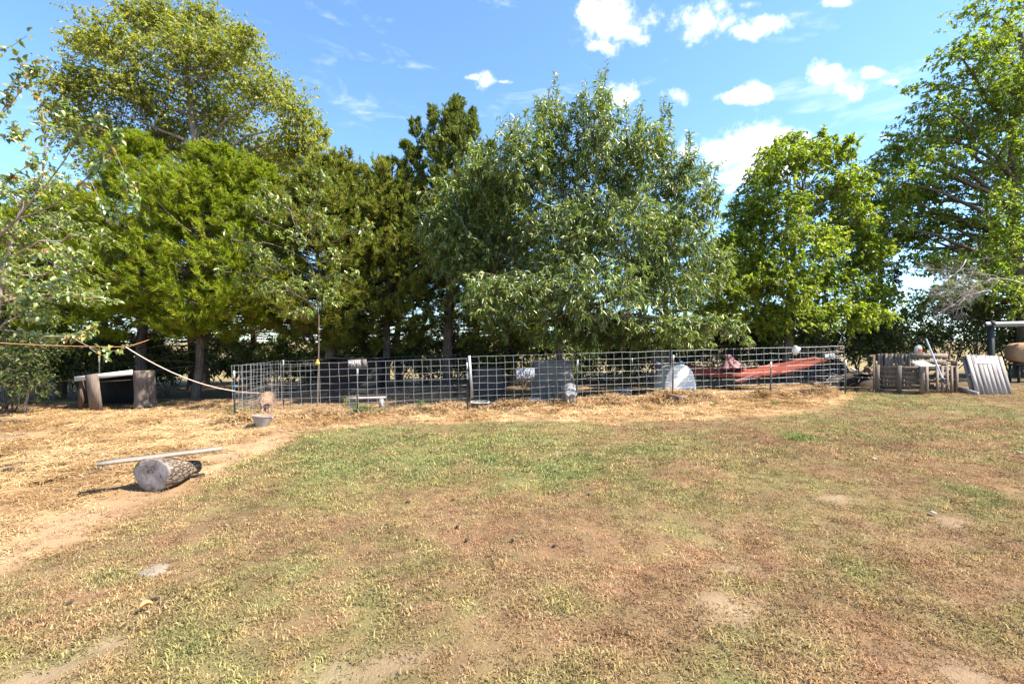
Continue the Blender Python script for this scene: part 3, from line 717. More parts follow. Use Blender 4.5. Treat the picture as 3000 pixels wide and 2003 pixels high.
for (x0, y0, x1, y1) in [(1740, 420, 1768, 195), (1755, 420, 1757, 225), (1610, 420, 1625, 240), (1640, 420, 1632, 270), (1585, 420, 1560, 295), (1700, 430, 1690, 300), (1715, 420, 1712, 262), (1890, 440, 1890, 318),
                         (1930, 440, 1945, 300), (1850, 460, 1835, 310), (1870, 450, 1860, 330), (1480, 520, 1475, 355), (1510, 520, 1520, 350), (1400, 560, 1380, 395), (1960, 460, 1955, 320), (2010, 520, 2025, 400),
                         (2060, 580, 2090, 500), (1350, 600, 1370, 420), (1660, 450, 1668, 330), (1780, 430, 1785, 270), (1440, 540, 1450, 400)]:
    for k in range(3):
        d_ = D + RS.uniform(-.6, .6); s_ = at(x0 + RS.uniform(-18, 18), y0 + 20, d_); e = at(x1 + RS.uniform(-12, 12), y1 - 22 + RS.uniform(0, 45) * k, d_)
        m_ = (s_ + e) / 2 + RS.normal(size=3) * .06; shoots += [bez(s_[None], m_[None], e[None], 4)[0]] * 3
broadleaf('peach_tree', 'dense tree with long drooping glossy leaves spreading above the middle pens', onground(1640, D), [at(1640, 960, D), at(1650, 800, D), at(1680, 640, D), at(1720, 500, D)],
          [cl(a_, b_, c_, d_ * 1.3, D, RS.uniform(-1.0, .8) - (.7 if b_ > 840 else 0)) for (a_, b_, c_, d_) in PE], .10, 'l_peach', 12, 21, .15, .042, .55, .5, extra=np.array(shoots))

# ---- cedars
def sprays(mb, p, a, L, nb=8, wd=.030):
    N = len(p); a = norm(a); ref = rdir(N); sd = norm(np.cross(a, ref)); up_ = np.cross(sd, a)
    vs_, rr = [], []
    r0 = RS.rand(N)
    for k in range(nb):
        s_ = (k / nb) * .75; sgn = 1 if k % 2 else -1
        ang = .55 + .35 * RS.rand(N); oo = RS.uniform(-.5, .5, N)
        dr = norm(a * np.cos(ang)[:, None] + (sd * sgn + up_ * oo[:, None]) * np.sin(ang)[:, None]) if k < nb - 1 else a
        b0 = p + a * (L * s_)[:, None]; ln = (L * (.62 - .3 * s_))[:, None] if k < nb - 1 else (L * 1.0)[:, None]
        if k == nb - 1: b0 = p + a * (L * .3)[:, None]; ln = ln * .8
        tip = b0 + dr * ln; tip[:, 2] -= ln[:, 0] * .12
        w_ = norm(np.cross(dr, RS.normal(size=(N, 3)))) * wd
        vs_.append(np.stack([b0 - w_ * .5, b0 + w_ * .5, tip], 1)); rr.append(np.clip(r0 + RS.uniform(-.12, .12, N), 0, 1))
    v = np.stack(vs_, 1).reshape(-1, 3); mb.addv(v, None, np.arange(len(v)).reshape(-1, 3), np.repeat(np.stack(rr, 1).ravel(), 3))
def spire(mbw, mbf, base, apex, z0, rmax, nbr, nsp, L, rise=.35, shape=.75, yscale=1.0):
    base = np.asarray(base, float); apex = np.asarray(apex, float)
    t_ = RS.rand(nbr) ** .8; zz = z0 + (apex[2] - z0) * t_
    f_ = (zz - base[2]) / (apex[2] - base[2]); c_ = base + (apex - base) * f_[:, None]
    az = RS.rand(nbr) * 6.283
    ln = rmax * np.clip((1 - t_) ** shape, .06, 1) * np.clip(.35 + t_ * 5, 0, 1) * (.55 + .62 * RS.rand(nbr))
    rs_ = rise * (.4 + 1.2 * t_)
    dirv = np.stack([np.cos(az), np.sin(az) * yscale, rs_], -1)
    e = c_ + dirv * ln[:, None]; m_ = (c_ + e) / 2 - np.array([0, 0, 1]) * (ln * .10)[:, None]; e[:, 2] += ln * .10
    Pb = bez(c_, m_, e, 5)
    mbw.tubes(Pb, (np.array([1, .7, .45, .25, .1])[None] * (.008 + .012 * ln)[:, None]), 3)
    ns_ = 6; q_, tg = along(Pb, ns_, .30); lr_ = np.repeat(ln, ns_)
    sdv_ = norm(np.cross(tg, np.array([0, 0, 1.0]))) * np.where(RS.rand(len(q_)) < .5, -1, 1)[:, None]
    e2 = q_ + (tg * .75 + sdv_ * RS.uniform(.1, .9, (len(q_), 1)) + np.stack([np.zeros(len(q_)), np.zeros(len(q_)), RS.uniform(-.15, .45, len(q_))], -1)) * (lr_ * RS.uniform(.16, .36, len(q_)) + .08)[:, None]
    P2 = bez(q_, (q_ + e2) / 2 + np.array([0, 0, -.03]), e2, 4)
    p, t2 = along(P2, max(2, int(nsp / ns_)), .1)
    p = p + RS.normal(size=p.shape) * .03
    a = t2 * 1.0 + rdir(len(p)) * .42 + np.array([0, 0, .22])
    tt_ = np.repeat(np.repeat(t_, ns_), max(2, int(nsp / ns_))); sprays(mbf, p, a, L * RS.uniform(.5, 1.15, len(p)) * (1.05 - .5 * tt_))
def cedar(name, label, base, spires, trunk_r, mat, grp='cedars in the windbreak'):
    """spires: list of (apex, z0, rmax, branches, sprays per branch, spray length, rise, shape)"""
    rt = root(name, base, label, 'tree', grp); w_ = MB(); f_ = MB()
    ap = spires[0][0]; K = 8
    tr = np.linspace(base, ap, K); tr[1:-1] += RS.normal(size=(K - 2, 3)) * .05
    w_.tubes(tr, np.linspace(trunk_r * 1.15, .02, K), 10)
    for (apex, z0, rm, nb_, ns_, L_, ri, sh) in spires:
        b0 = np.asarray(base) + (np.asarray(apex) - base) * .12
        if apex is not ap:
            q0 = np.asarray(base) + (np.asarray(ap) - base) * .35
            w_.tubes(bez(q0[None], ((q0 + apex) / 2 + (np.asarray(apex) - q0) * np.array([.25, .25, -.1]))[None], np.asarray(apex)[None], 6)[0], np.linspace(trunk_r * .5, .012, 6), 6)
            b0 = q0 + (np.asarray(apex) - q0) * np.array([.8, .8, 0])
        spire(w_, f_, b0, apex, z0, rm, nb_, ns_, L_, ri, sh)
    # dead lower branches
    n_ = 26; c_ = np.asarray(base) + np.stack([np.zeros(n_), np.zeros(n_), RS.uniform(1.0, 2.6, n_)], -1); az = RS.rand(n_) * 6.283
    e = c_ + np.stack([np.cos(az), np.sin(az), RS.uniform(-.25, .1, n_)], -1) * RS.uniform(.5, 1.6, n_)[:, None]
    w_.tubes(bez(c_, (c_ + e) / 2 + np.array([0, 0, .1]), e, 4), np.array([[.014, .010, .007, .003]]).repeat(n_, 0), 3)
    w_.build('trunk', M['bark'], rt, True); f_.build('crown', M[mat], rt, False, True)
    return rt
b1 = onground(420, 14.8); b2 = onground(572, 14.4)
cedar('cedar_tree', 'bright green feathery cedar with a dark trunk behind the low shelter', b1, [(at(400, 400, 14.8), 1.5, 3.0, 260, 48, .34, .18, .62)], .16, 'c_bright')
cedar('cedar_tree', 'broad bright green cedar with pale bare trunk, left of the wire pens', b2, [(at(640, 440, 14.4), 1.5, 3.1, 290, 48, .34, .18, .58), (at(770, 490, 14.4), 1.8, 2.2, 150, 44, .34, .2, .6)], .12, 'c_bright')
cedar('cedar_tree', 'olive cedar standing behind the black shelter', onground(968, 15.2), [(at(985, 470, 15.2), 1.3, 2.4, 300, 42, .34, .3, .5), (at(900, 520, 14.6), 1.3, 2.0, 200, 40, .34, .25, .5)], .17, 'c_olive')
cedar('cedar_tree', 'slim olive cedar between the broad and the tall dark cedars', onground(1130, 15.6), [(at(1150, 485, 15.6), 1.2, 2.1, 280, 42, .32, .35, .5), (at(1060, 500, 16.2), 1.5, 1.6, 160, 36, .32, .3, .5)], .13, 'c_olive')
bt = onground(1312, 15.4)
TS = [(1335, 300), (1215, 350), (1268, 320), (1390, 335), (1440, 420), (1185, 420), (1300, 330), (1420, 470)]
cedar('cedar_tree', 'tallest dark green cedar with several upright spires', bt,
      [(at(px_i, py_i, 15.4 + RS.uniform(-.5, .5)), 1.2 if k == 0 else 3.2, 2.2 if k == 0 else .9, 230 if k == 0 else 70, 33, .28, .9, .75) for k, (px_i, py_i) in enumerate(TS)], .17, 'c_dark')
cedar('cedar_tree', 'brownish cedar half hidden behind the drooping-leaved tree', onground(1500, 16.5), [(at(1480, 520, 16.5), 1.3, 2.2, 260, 40, .34, .3, .5)], .15, 'c_olive')
cedar('cedar_tree', 'light green cedar behind the near branches, beyond the thicket', onground(175, 15.4), [(at(190, 560, 15.4), 1.3, 2.6, 200, 36, .36, .2, .5), (at(60, 600, 15.6), 1.3, 2.2, 150, 36, .36, .2, .55)], .15, 'c_bright')
for (px_i, ap_, lb) in ((-90, 480, 'cedar at the frame edge behind the pale-leaved tree'), (310, 640, 'dark cedar deep in the row behind the low shelter'), (740, 640, 'dark cedar deep in the row between the broad cedar and the black shelter'),
                        (560, 640, 'dark cedar deep in the row behind the broad cedar trunk'), (1170, 640, 'dark cedar deep in the row behind the plank bench'), (1390, 640, 'dark cedar deep in the row behind the gate strip'), (1700, 600, 'dark cedar deep in the row behind the drooping-leaved tree trunk'), (1960, 640, 'dark cedar deep in the row behind the white hutch'), (2140, 700, 'dark cedar deep in the row behind the hammock')):
    d_ = 18.3 + RS.uniform(-.5, .5)
    cedar('cedar_tree', lb, onground(px_i, d_), [(at(px_i + RS.uniform(-25, 25), ap_, d_), .8, 2.7, 140, 27, .46, .12, .45)], .14, 'c_dark')

# ---- small tree with pale stems in front of the cedars
D = 11.9
YT = [(760, 640, 60, 60), (830, 600, 60, 50), (900, 590, 60, 50), (960, 650, 60, 60), (1010, 740, 50, 50), (720, 760, 60, 50), (800, 780, 80, 50), (870, 840, 80, 50), (760, 860, 70, 40), (950, 860, 60, 50), (880, 930, 60, 30), (1000, 820, 40, 40), (880, 700, 60, 60), (700, 830, 40, 30)]
broadleaf('young_pear_tree', 'small open tree with pale stems and light leaves in front of the cedars', onground(930, D), [at(935, 940, D), at(925, 830, D), at(900, 720, D)],
          [cl(a_ + RS.uniform(-25, 25), b_ + RS.uniform(-20, 20), c_ * .78, d_ * .85, D, RS.uniform(-.6, .6)) for (a_, b_, c_, d_) in YT + [(690, 680, 40, 40), (1050, 660, 40, 40), (800, 540, 40, 40), (930, 540, 35, 35), (1060, 800, 40, 30), (660, 790, 40, 30)]], .017, 'l_young', 9, 9, .11, .052, .45, .45, 'bark', twr=.007)
D = 9.6
broadleaf('pale_leaved_tree', 'pale grey-green leafy tree behind the near branches at the frame edge', onground(-40, D), [at(-10, 900, D), at(30, 720, D), at(70, 560, D)],
          [cl(a_, b_, c_, d_, D, RS.uniform(-.5, .6)) for (a_, b_, c_, d_) in [(40, 570, 70, 60), (130, 560, 70, 45), (170, 660, 90, 60), (30, 700, 90, 70), (60, 820, 90, 60), (210, 780, 80, 50), (230, 860, 90, 40), (90, 920, 90, 40), (-60, 640, 90, 90), (-60, 820, 90, 90), (290, 700, 50, 40)]],
          .06, 'l_young', 12, 13, .09, .048, .35, .3, 'bark_pale', start=.2)

# ---- near fruit tree whose branches hang into view
NB = 5.6
rt = root('pear_tree', onground(-260, NB), 'near fruit tree with large glossy leaves and pinkish twigs hanging into view', 'tree')
mb = MB(); lf = MB()
base = onground(-260, NB)
trk = np.array([base, at(-250, 1000, NB), at(-230, 800, NB), at(-190, 560, NB), at(-150, 300, NB), at(-140, 60, NB)])
mb.tubes(trk, np.array([.11, .095, .085, .065, .045, .02]), 10)
BR = [  # polylines in photograph pixels, thickness, leaves
    ([(-215, 860), (-60, 740), (60, 640), (125, 555), (138, 440), (128, 330), (110, 250)], .017, 40, 0),
    ([(125, 555), (190, 470), (230, 400), (300, 330)], .008, 34, -.2), ([(138, 440), (180, 380), (200, 300)], .006, 22, 0),
    ([(60, 640), (170, 600), (260, 520), (330, 430), (345, 380)], .010, 46, .1), ([(-190, 560), (-60, 420), (10, 330), (40, 250), (70, 170)], .013, 44, 0),
    ([(10, 330), (60, 270), (85, 215), (100, 190)], .006, 26, 0), ([(-140, 250), (-40, 160), (30, 140), (80, 104)], .007, 8, 0), ([(-60, 420), (30, 400), (80, 380)], .005, 16, 0),
    ([(-200, 620), (-40, 560), (60, 500), (110, 470)], .008, 26, 0), ([(130, 545), (110, 480), (70, 420), (60, 370)], .004, 12, 0), ([(138, 470), (160, 500), (165, 540)], .003, 6, 0),
    ([(-220, 900), (-60, 880), (80, 858), (180, 815), (245, 785)], .011, 40, .2), ([(-220, 870), (-40, 900), (80, 885), (180, 870), (250, 855)], .009, 34, .2),
    ([(-230, 820), (-20, 830), (45, 905), (85, 925), (140, 940)], .009, 24, .2), ([(-230, 950), (-30, 960), (60, 972), (130, 985), (210, 985), (262, 978)], .011, 46, .3),
    ([(130, 985), (210, 985), (245, 975), (282, 950)], .006, 14, 0), ([(210, 988), (250, 1010), (270, 1020), (310, 1030), (345, 1028), (388, 1014)], .006, 8, .1),
    ([(262, 1018), (285, 1036), (320, 1048)], .004, 3, .1), ([(90, 925), (92, 880), (85, 840)], .005, 16, 0), ([(-220, 780), (-20, 760), (90, 745), (200, 720)], .007, 24, .2),
    ([(60, 640), (140, 700), (200, 740), (260, 745)], .006, 22, .2), ([(260, 520), (300, 600), (330, 640)], .005, 26, .3), ([(330, 430), (370, 520), (400, 600)], .005, 26, .3), ([(180, 815), (230, 830), (280, 880), (350, 885)], .004, 8, .1)]
for (pl, r_, nlv, dr_) in BR:
    dpt = NB + RS.uniform(-.35, .5)
    pts = np.array([at(x_, y_, NB + (dpt - NB) * min(1, k / 2)) for k, (x_, y_) in enumerate(pl)])
    K = 10; tt = np.linspace(0, len(pts) - 1, K)
    cv = np.stack([np.interp(tt, np.arange(len(pts)), pts[:, k]) for k in range(3)], -1); cv[1:-1] = (cv[:-2] + 2 * cv[1:-1] + cv[2:]) / 4
    mb.tubes(cv, np.linspace(r_, r_ * .3, K), 5)
    p, tg = along(cv[None, 3:], int(nlv * 2.2), .1); n_ = len(p)
    off_ = rdir(n_) * RS.uniform(.0, .07, (n_, 1)); st = p + off_
    a = tg * .4 + rdir(n_) * .8 + np.array([0, 0, -.35 - dr_])
    bigleaves(lf, st, a, rdir(n_) * .6 + np.array([.3, -.4, .8]),   .085 * RS.uniform(.6, 1.25, n_), .050 * RS.uniform(.7, 1.2, n_))
mb.build('trunk', M['bark_pale'], rt, True); lf.build('crown', M['l_pear'], rt, False, True)

# ---- hedgerow undergrowth below the trees
def shrub(name, label, base, wd, ht, n, lm, grp=None, L=.10, W=.055, low=.1):
    base = np.asarray(base); rt = root(name, base, label, 'shrub', grp); mb = MB()
    k = 7; cs = []
    for q_ in range(k):
        f_ = RS.uniform(-.5, .5); h0 = RS.uniform(low, 1.0); cs.append((base + np.array([f_ * wd, RS.uniform(-.4, .4) * wd * .6, ht * (.22 + .62 * h0) * (1 - .35 * abs(f_))]), (wd * .27, wd * .25, ht * .20)))
    s_ = np.stack([base + np.array([RS.normal(0, .12), RS.normal(0, .1), -.04]) for q_ in cs]); e = np.stack([q_[0] for q_ in cs]); mb.tubes(bez(s_, (s_ + e) / 2 + RS.normal(0, .12, s_.shape), e, 6), np.array([[.024, .02, .017, .014, .011, .007]]).repeat(k, 0), 5)
    TW = twigs_in(cs, 14, .2, 4); mb.tubes(TW, np.array([[.006, .005, .004, .002]]).repeat(len(TW), 0), 3); mb.build('stem', M['bark'], rt, True)
    p, tg = along(TW, max(3, int(n / len(TW))), .1); p = p + RS.normal(0, .04, p.shape); lf = MB()
    leaves(lf, p, tg * .4 + rdir(len(p)) * .8 + np.array([0, 0, -.25]), rdir(len(p)) * .8 + np.array([.2, -.3, .7]), L * RS.uniform(.6, 1.3, len(p)), W * RS.uniform(.7, 1.2, len(p)))
    lf.build('foliage', M[lm], rt, False, True); return rt
HG = 'undergrowth shrubs below the windbreak'
for (px_i, d_, wd, ht, n_, lb) in [(-70, 14.2, 2.2, 3.0, 2200, 'dark undergrowth shrub at the frame edge behind the thicket'), (130, 14.6, 2.2, 2.6, 2200, 'dark undergrowth shrub behind the bent sapling'), (250, 14.8, 2.0, 2.4, 2000, 'dark undergrowth shrub behind the post end of the low shelter'),
        (370, 15.4, 2.0, 2.2, 1800, 'dark undergrowth shrub behind the slab end of the low shelter'), (490, 15.8, 1.8, 2.0, 1300, 'undergrowth shrub between the two bright cedar trunks'), (680, 15.8, 1.8, 1.9, 1200, 'undergrowth shrub behind the pen corner where the rope ends'),
        (800, 16.0, 1.8, 1.8, 1200, 'undergrowth shrub behind the short side panel of the pen'), (900, 16.2, 1.6, 1.8, 1100, 'undergrowth shrub left of the black shelter'), (1040, 16.2, 1.8, 1.9, 1200, 'undergrowth shrub behind the roof of the black shelter'),
        (1150, 16.2, 1.7, 1.8, 1200, 'undergrowth shrub right of the black shelter'), (1250, 16.4, 1.7, 1.9, 1300, 'undergrowth shrub left of the tall cedar trunk'), (1400, 16.2, 1.7, 1.9, 1200, 'undergrowth shrub behind the dark rounded shelter'),
        (1530, 16.4, 1.8, 2.0, 1400, 'undergrowth shrub behind the BACON sign'), (1650, 16.0, 1.8, 1.8, 1300, 'undergrowth shrub behind the dappled grey shelter'), (1770, 16.2, 1.8, 1.9, 1400, 'undergrowth shrub behind the pale lying pig'), (1880, 16.6, 1.8, 2.0, 1500, 'undergrowth shrub left of the white hutch'),
        (2000, 17.2, 1.9, 2.0, 1500, 'undergrowth shrub behind the white hutch'), (2120, 17.4, 2.0, 2.0, 1500, 'undergrowth shrub behind the bunched pink cloth'), (2230, 17.2, 2.0, 2.0, 1500, 'undergrowth shrub behind the middle of the hammock')]:
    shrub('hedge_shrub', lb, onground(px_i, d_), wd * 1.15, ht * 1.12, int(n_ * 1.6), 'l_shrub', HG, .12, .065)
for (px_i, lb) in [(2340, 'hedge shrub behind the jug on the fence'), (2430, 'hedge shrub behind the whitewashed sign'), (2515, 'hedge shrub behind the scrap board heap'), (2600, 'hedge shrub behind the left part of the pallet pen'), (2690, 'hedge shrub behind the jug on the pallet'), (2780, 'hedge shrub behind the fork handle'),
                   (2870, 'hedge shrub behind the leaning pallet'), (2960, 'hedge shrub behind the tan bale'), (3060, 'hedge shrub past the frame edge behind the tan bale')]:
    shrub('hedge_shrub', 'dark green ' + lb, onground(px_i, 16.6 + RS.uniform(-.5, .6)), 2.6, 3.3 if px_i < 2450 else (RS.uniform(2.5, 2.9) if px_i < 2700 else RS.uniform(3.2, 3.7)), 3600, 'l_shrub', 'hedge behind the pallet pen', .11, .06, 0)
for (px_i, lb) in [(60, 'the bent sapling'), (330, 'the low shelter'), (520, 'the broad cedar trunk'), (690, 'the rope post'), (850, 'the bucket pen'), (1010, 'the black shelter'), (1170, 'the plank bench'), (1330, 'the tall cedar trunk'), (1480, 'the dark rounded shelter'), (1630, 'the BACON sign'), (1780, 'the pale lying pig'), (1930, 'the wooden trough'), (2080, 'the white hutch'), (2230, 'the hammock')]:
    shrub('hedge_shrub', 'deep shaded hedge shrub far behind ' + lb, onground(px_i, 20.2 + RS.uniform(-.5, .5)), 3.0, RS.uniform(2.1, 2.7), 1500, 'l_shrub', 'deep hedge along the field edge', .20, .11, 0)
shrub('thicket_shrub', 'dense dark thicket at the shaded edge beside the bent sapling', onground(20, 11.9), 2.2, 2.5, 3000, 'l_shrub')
# sapling
b = gp(72, 1212); rt = root('bent_sapling', b, 'thin bent pale sapling beside the dark thicket', 'sapling'); mb = MB(); d_ = b[1]
mb.tubes(np.array([b, at(76, 1180, d_), at(82, 1150, d_), at(93, 1120, d_), at(105, 1095, d_), at(125, 1075, d_), at(142, 1060, d_)]), np.array([.035, .032, .03, .027, .022, .016, .008]), 7)
mb.tubes(np.array([at(107, 1092, d_), at(110, 1078, d_), at(115, 1060, d_)]), np.array([.018, .014, .008]), 6)
mb.build('trunk', M['bark_pale'], rt, True)
lf = MB(); p = np.concatenate([at(118, 1050, d_)[None] + RS.normal(0, .12, (40, 3)), at(145, 1052, d_)[None] + RS.normal(0, .12, (40, 3))]); leaves(lf, p, rdir(80) + np.array([0, 0, -.3]), rdir(80) + np.array([0, -.3, .8]), .07, .035); lf.build('crown', M['l_shrub'], rt, False, True)

# ---- dead grey limb hanging at the side
D = 12.6
rt = root('dead_branch', at(2985, 850, D), 'bare grey dead branch with many twigs above the leaning pallet', 'branch'); mb = MB()
def dead(p0, dirv, ln, r_, lev):
    p0 = np.asarray(p0); dirv = dirv / np.linalg.norm(dirv); e = p0 + dirv * ln; m_ = (p0 + e) / 2 + RS.normal(size=3) * ln * .12
    cv = bez(p0[None], m_[None], e[None], 6)[0]; mb.tubes(cv, np.linspace(r_, r_ * .35, 6), 4)
    if lev > 0:
        for k in range(RS.randint(6, 9)):
            f_ = RS.randint(2, 6); dd = dirv + RS.normal(size=3) * .75 + np.array([-.2, 0, -.12]); dead(cv[f_], dd, ln * RS.uniform(.4, .65), r_ * .5, lev - 1)
dead(at(3010, 835, D), np.array([-1.0, -.1, -.05]), 1.7, .017, 3); dead(at(2900, 850, D), np.array([-1, -.2, -.35]), 1.3, .015, 3); dead(at(2830, 760, D), np.array([-.7, -.2, -.5]), 1.2, .013, 3)
mb.build('limb', M['deadwood'], rt, True)

# ------------------------------------------------------------------ wire pens
A_ = np.array([-6.05, 9.87]); B_ = np.array([-.98, 10.5]); C_ = np.array([3.93, 11.2]); D_ = np.array([8.63, 11.8])
HSP = [0, .135, .285, .437, .590, .742, .895, 1.047, 1.20]
def wire_mesh(name, p0, p1, r_, n=7, wob=.004):
    mb = MB(); P = np.linspace(p0, p1, n); P[1:-1] += RS.normal(0, wob, (n - 2, 3)); mb.tubes(P, np.full(n, r_), 5); return mb.mesh(name, smooth=True)
def panel(P0, P1, z0, z1, label, mat='galv', rad=.0032, grp='welded wire stock panels', nst=None, hts=HSP, group_small=False):
    P0 = np.asarray(P0); P1 = np.asarray(P1); dx = P1 - P0; ln = math.hypot(*dx); L = math.sqrt(ln * ln + (z1 - z0) ** 2)
    rt = root('stock_fence', (P0[0], P0[1], z0), label, 'fence panel', grp, rot=(0, -math.atan2(z1 - z0, ln), math.atan2(dx[1], dx[0])))
    nst = nst or int(round(L / .2032)); top = hts[-1]
    vm = [wire_mesh('upright_wire', (0, 0, -.02), (0, 0, top + .012), rad) for k in range(3)]; hm = [wire_mesh('line_wire', (0, 0, 0), (L, 0, 0), rad, 17, .006) for k in range(3)]
    for m_ in vm + hm: m_.materials.append(M[mat])
    for k in range(nst + 1):
        child('upright_wire', vm[k % 3], rt, (L * k / nst + RS.uniform(-.006, .006), -.004, RS.uniform(-.008, .004)), (0, RS.uniform(-.006, .006), RS.rand() * 6))
    for k, h_ in enumerate(hts):
        child('line_wire', hm[k % 3], rt, (0, .005, h_))
    return rt
zA, zB, zC, zD = [float(gz(*p)) for p in (A_, B_, C_, D_)]
panel(A_, B_ - np.array([.03, 0]), -.115, .02, 'wire panel carrying the small wooden MAMA sign')
panel(B_ + np.array([.03, .0]), C_ - np.array([.02, 0]), .055, .185, 'wire panel carrying the grey BACON sign')
panel(C_ + np.array([.02, .0]), D_, .185, .30, 'wire panel in front of the red hammock')
panel(A_ + np.array([.0, .03]), (-6.42, 12.5), -.115, -.13, 'short wire panel closing the side of the pen near the bucket')
panel(C_ + np.array([.03, .04]), (4.85, 15.9), .17, .22, 'rusty wire panel dividing the pens behind the white hutch', 'galv_dull')
panel(D_ + np.array([0, .03]), (8.95, 16.5), .29, .30, 'wire panel closing the side of the hammock pen, running back', 'galv_dull')
panel((4.9, 15.95), (8.9, 16.55), .22, .30, 'wire panel along the back of the hammock pen', 'galv_dull')
panel((-6.35, 12.55), (-1.6, 14.6), -.13, .0, 'wire panel along the shaded back of the pen with the black shelter', 'galv_dull')

def tpost(px_i, ytop, d_, ybot=None, label='', white=.17, lean=0.0, x=None):
    x = (px_i - 1500) / F * d_ if x is None else x; z = float(gz(x, d_)) - .03; h_ = at(px_i, ytop, d_)[2] - z
    rt = root('fence_post', (x, d_, z), label, 'fence post', 'steel fence posts round the pens', rot=(0, lean, RS.uniform(-.3, .3)))
    mb = MB(); hw = h_ - white
    mb.box((0, 0, hw / 2), (.034, .006, hw)); mb.box((0, .016, hw / 2), (.006, .026, hw))
    for k in range(int(hw / .055)): mb.box((0, -.006, .06 + k * .055), (.016, .008, .018))
    mb.build('shaft', M['post'], rt)
    mb = MB(); mb.box((0, 0, hw + white / 2), (.036, .007, white - .002)); mb.box((0, .0165, hw + white / 2), (.007, .026, white - .002)); mb.build('white_tip', M['white'], rt)
    return rt
tpost(688, 1086, 9.80, label='dark steel post at the pen corner where the rope is tied', lean=-.02)
tpost(1047, 1079, 10.30, label='steel post below the MAMA sign')
tpost(1370, 1089, 10.42, label='steel post beside the flat galvanised gate strip')
tpost(1688, 1052, 10.80, label='steel post beside the grey shelter with dappled light', lean=.03)
tpost(1970, 1040, 11.12, label='steel post in front of the white hutch', lean=.02, white=.12)
tpost(2256, 1059, 11.42, label='steel post in front of the red hammock', lean=.03)
tpost(2477, 1054, 11.75, label='steel post at the pen corner beside the small whitewashed sign', lean=.01)
tpost(830, 1054, 12.4, label='steel post at the back corner of the pen with the bucket')
tpost(1852, 1048, 14.5, label='steel post behind the wooden trough in the shaded pen')
tpost(2281, 1036, 16.2, label='steel post at the back of the hammock pen')
tpost(290, 1042, 12.3, label='tall thin steel post standing by the low board shelter')
# flat galvanised strip at the joint of the panels
b = np.array([-.975, 10.40, float(gz(-.975, 10.4))]); rt = root('gate_strip', b, 'flat galvanised metal strip standing at the joint between two wire panels', 'metal strip')
mb = MB(); p0 = at(1384, 1165, 10.40); p1 = at(1374, 1042, 10.40); mb.beam(p0, p1, .055, .006, (0, 1, 0)); mb.beam(p0 + np.array([.026, .012, 0]), p1 + np.array([.026, .012, 0]), .006, .03, (0, 1, 0)); mb.build('strip', M['galv'], rt)
mb = MB(); mb.beam(at(1368, 1062, 10.38), at(1369, 1081, 10.38), .03, .008, (0, 1, 0)); mb.build('white_bracket', M['white'], rt)

# hexagonal wire netting tied to the lower half
def netting(name, P0, P1, z0, z1, hgt, label, cell=.055, rad=.0011):
    P0 = np.array([P0[0], P0[1], z0]); P1 = np.array([P1[0], P1[1], z1]); ex = P1 - P0; L = np.linalg.norm(ex); ex = ex / L
    seg = []; nx = int(L / cell); nz = int(hgt / (cell * .75))
    for r_ in range(nz):
        for c_ in range(nx):
            x0 = c_ * cell + (cell / 2 if r_ % 2 else 0); zz = r_ * cell * .75
            seg += [((x0, zz), (x0 + cell * .5, zz + cell * .25)), ((x0 + cell * .5, zz + cell * .25), (x0 + cell, zz)), ((x0 + cell * .5, zz + cell * .25), (x0 + cell * .5, zz + cell * .75))]
    S = np.array(seg); w3 = lambda uv: P0 + ex * uv[:, :1] + np.array([0, 0, 1]) * (uv[:, 1:] + .012 * np.sin(uv[:, :1] * 5)) + np.array([0, 1, 0]) * (.012 + .02 * np.sin(uv[:, :1] * 3.1))
    Pt = np.stack([w3(S[:, 0]), w3(S[:, 1])], 1)
    mb = MB(); mb.tubes(Pt, np.full((len(Pt), 2), rad), 3); o = mb.build(name, M['galv_dull'], None, origin=P0)
    return tag(o, label, 'netting', 'wire netting on the pen')
netting('wire_netting', A_ + np.array([.02, .02]), B_, -.10, .04, .58, 'hexagonal wire netting along the lower half of the MAMA sign panel')
netting('wire_netting', A_ + np.array([.03, .03]), (-6.38, 12.4), -.10, -.12, .62, 'hexagonal wire netting on the short side panel near the bucket')

# ------------------------------------------------------------------ lettering in strokes
GL = {'M': [[(0, 0), (.08, 1), (.5, .35), (.92, 1), (1, 0)]], 'A': [[(0, 0), (.5, 1), (1, 0)], [(.2, .38), (.8, .38)]],
      'B': [[(0, 0), (.05, 1), (.6, .98), (.78, .75), (.5, .54), (.05, .52)], [(.5, .54), (.95, .35), (.7, .03), (0, 0)]],
      'C': [[(.95, .85), (.6, 1), (.2, .85), (0, .45), (.2, .08), (.6, 0), (.98, .15)]],
      'O': [[(.5, 1), (.12, .8), (0, .45), (.2, .08), (.55, 0), (.9, .2), (1, .6), (.8, .92), (.5, 1)]],
      'N': [[(0, 0), (.08, 1), (.85, .02), (1, 1)]], 'W': [[(0, 1), (.25, 0), (.5, .7), (.75, 0), (1, 1)]], 'L': [[(.05, 1), (0, 0), (.9, 0)]],
      'T': [[(0, 1), (1, 1)], [(.5, 1), (.45, 0)]], 'E': [[(.9, 1), (0, 1), (0, 0), (.95, 0)], [(0, .52), (.7, .52)]], 'R': [[(0, 0), (0, 1), (.75, .95), (.85, .7), (.6, .5), (0, .48)], [(.45, .48), (1, 0)]]}
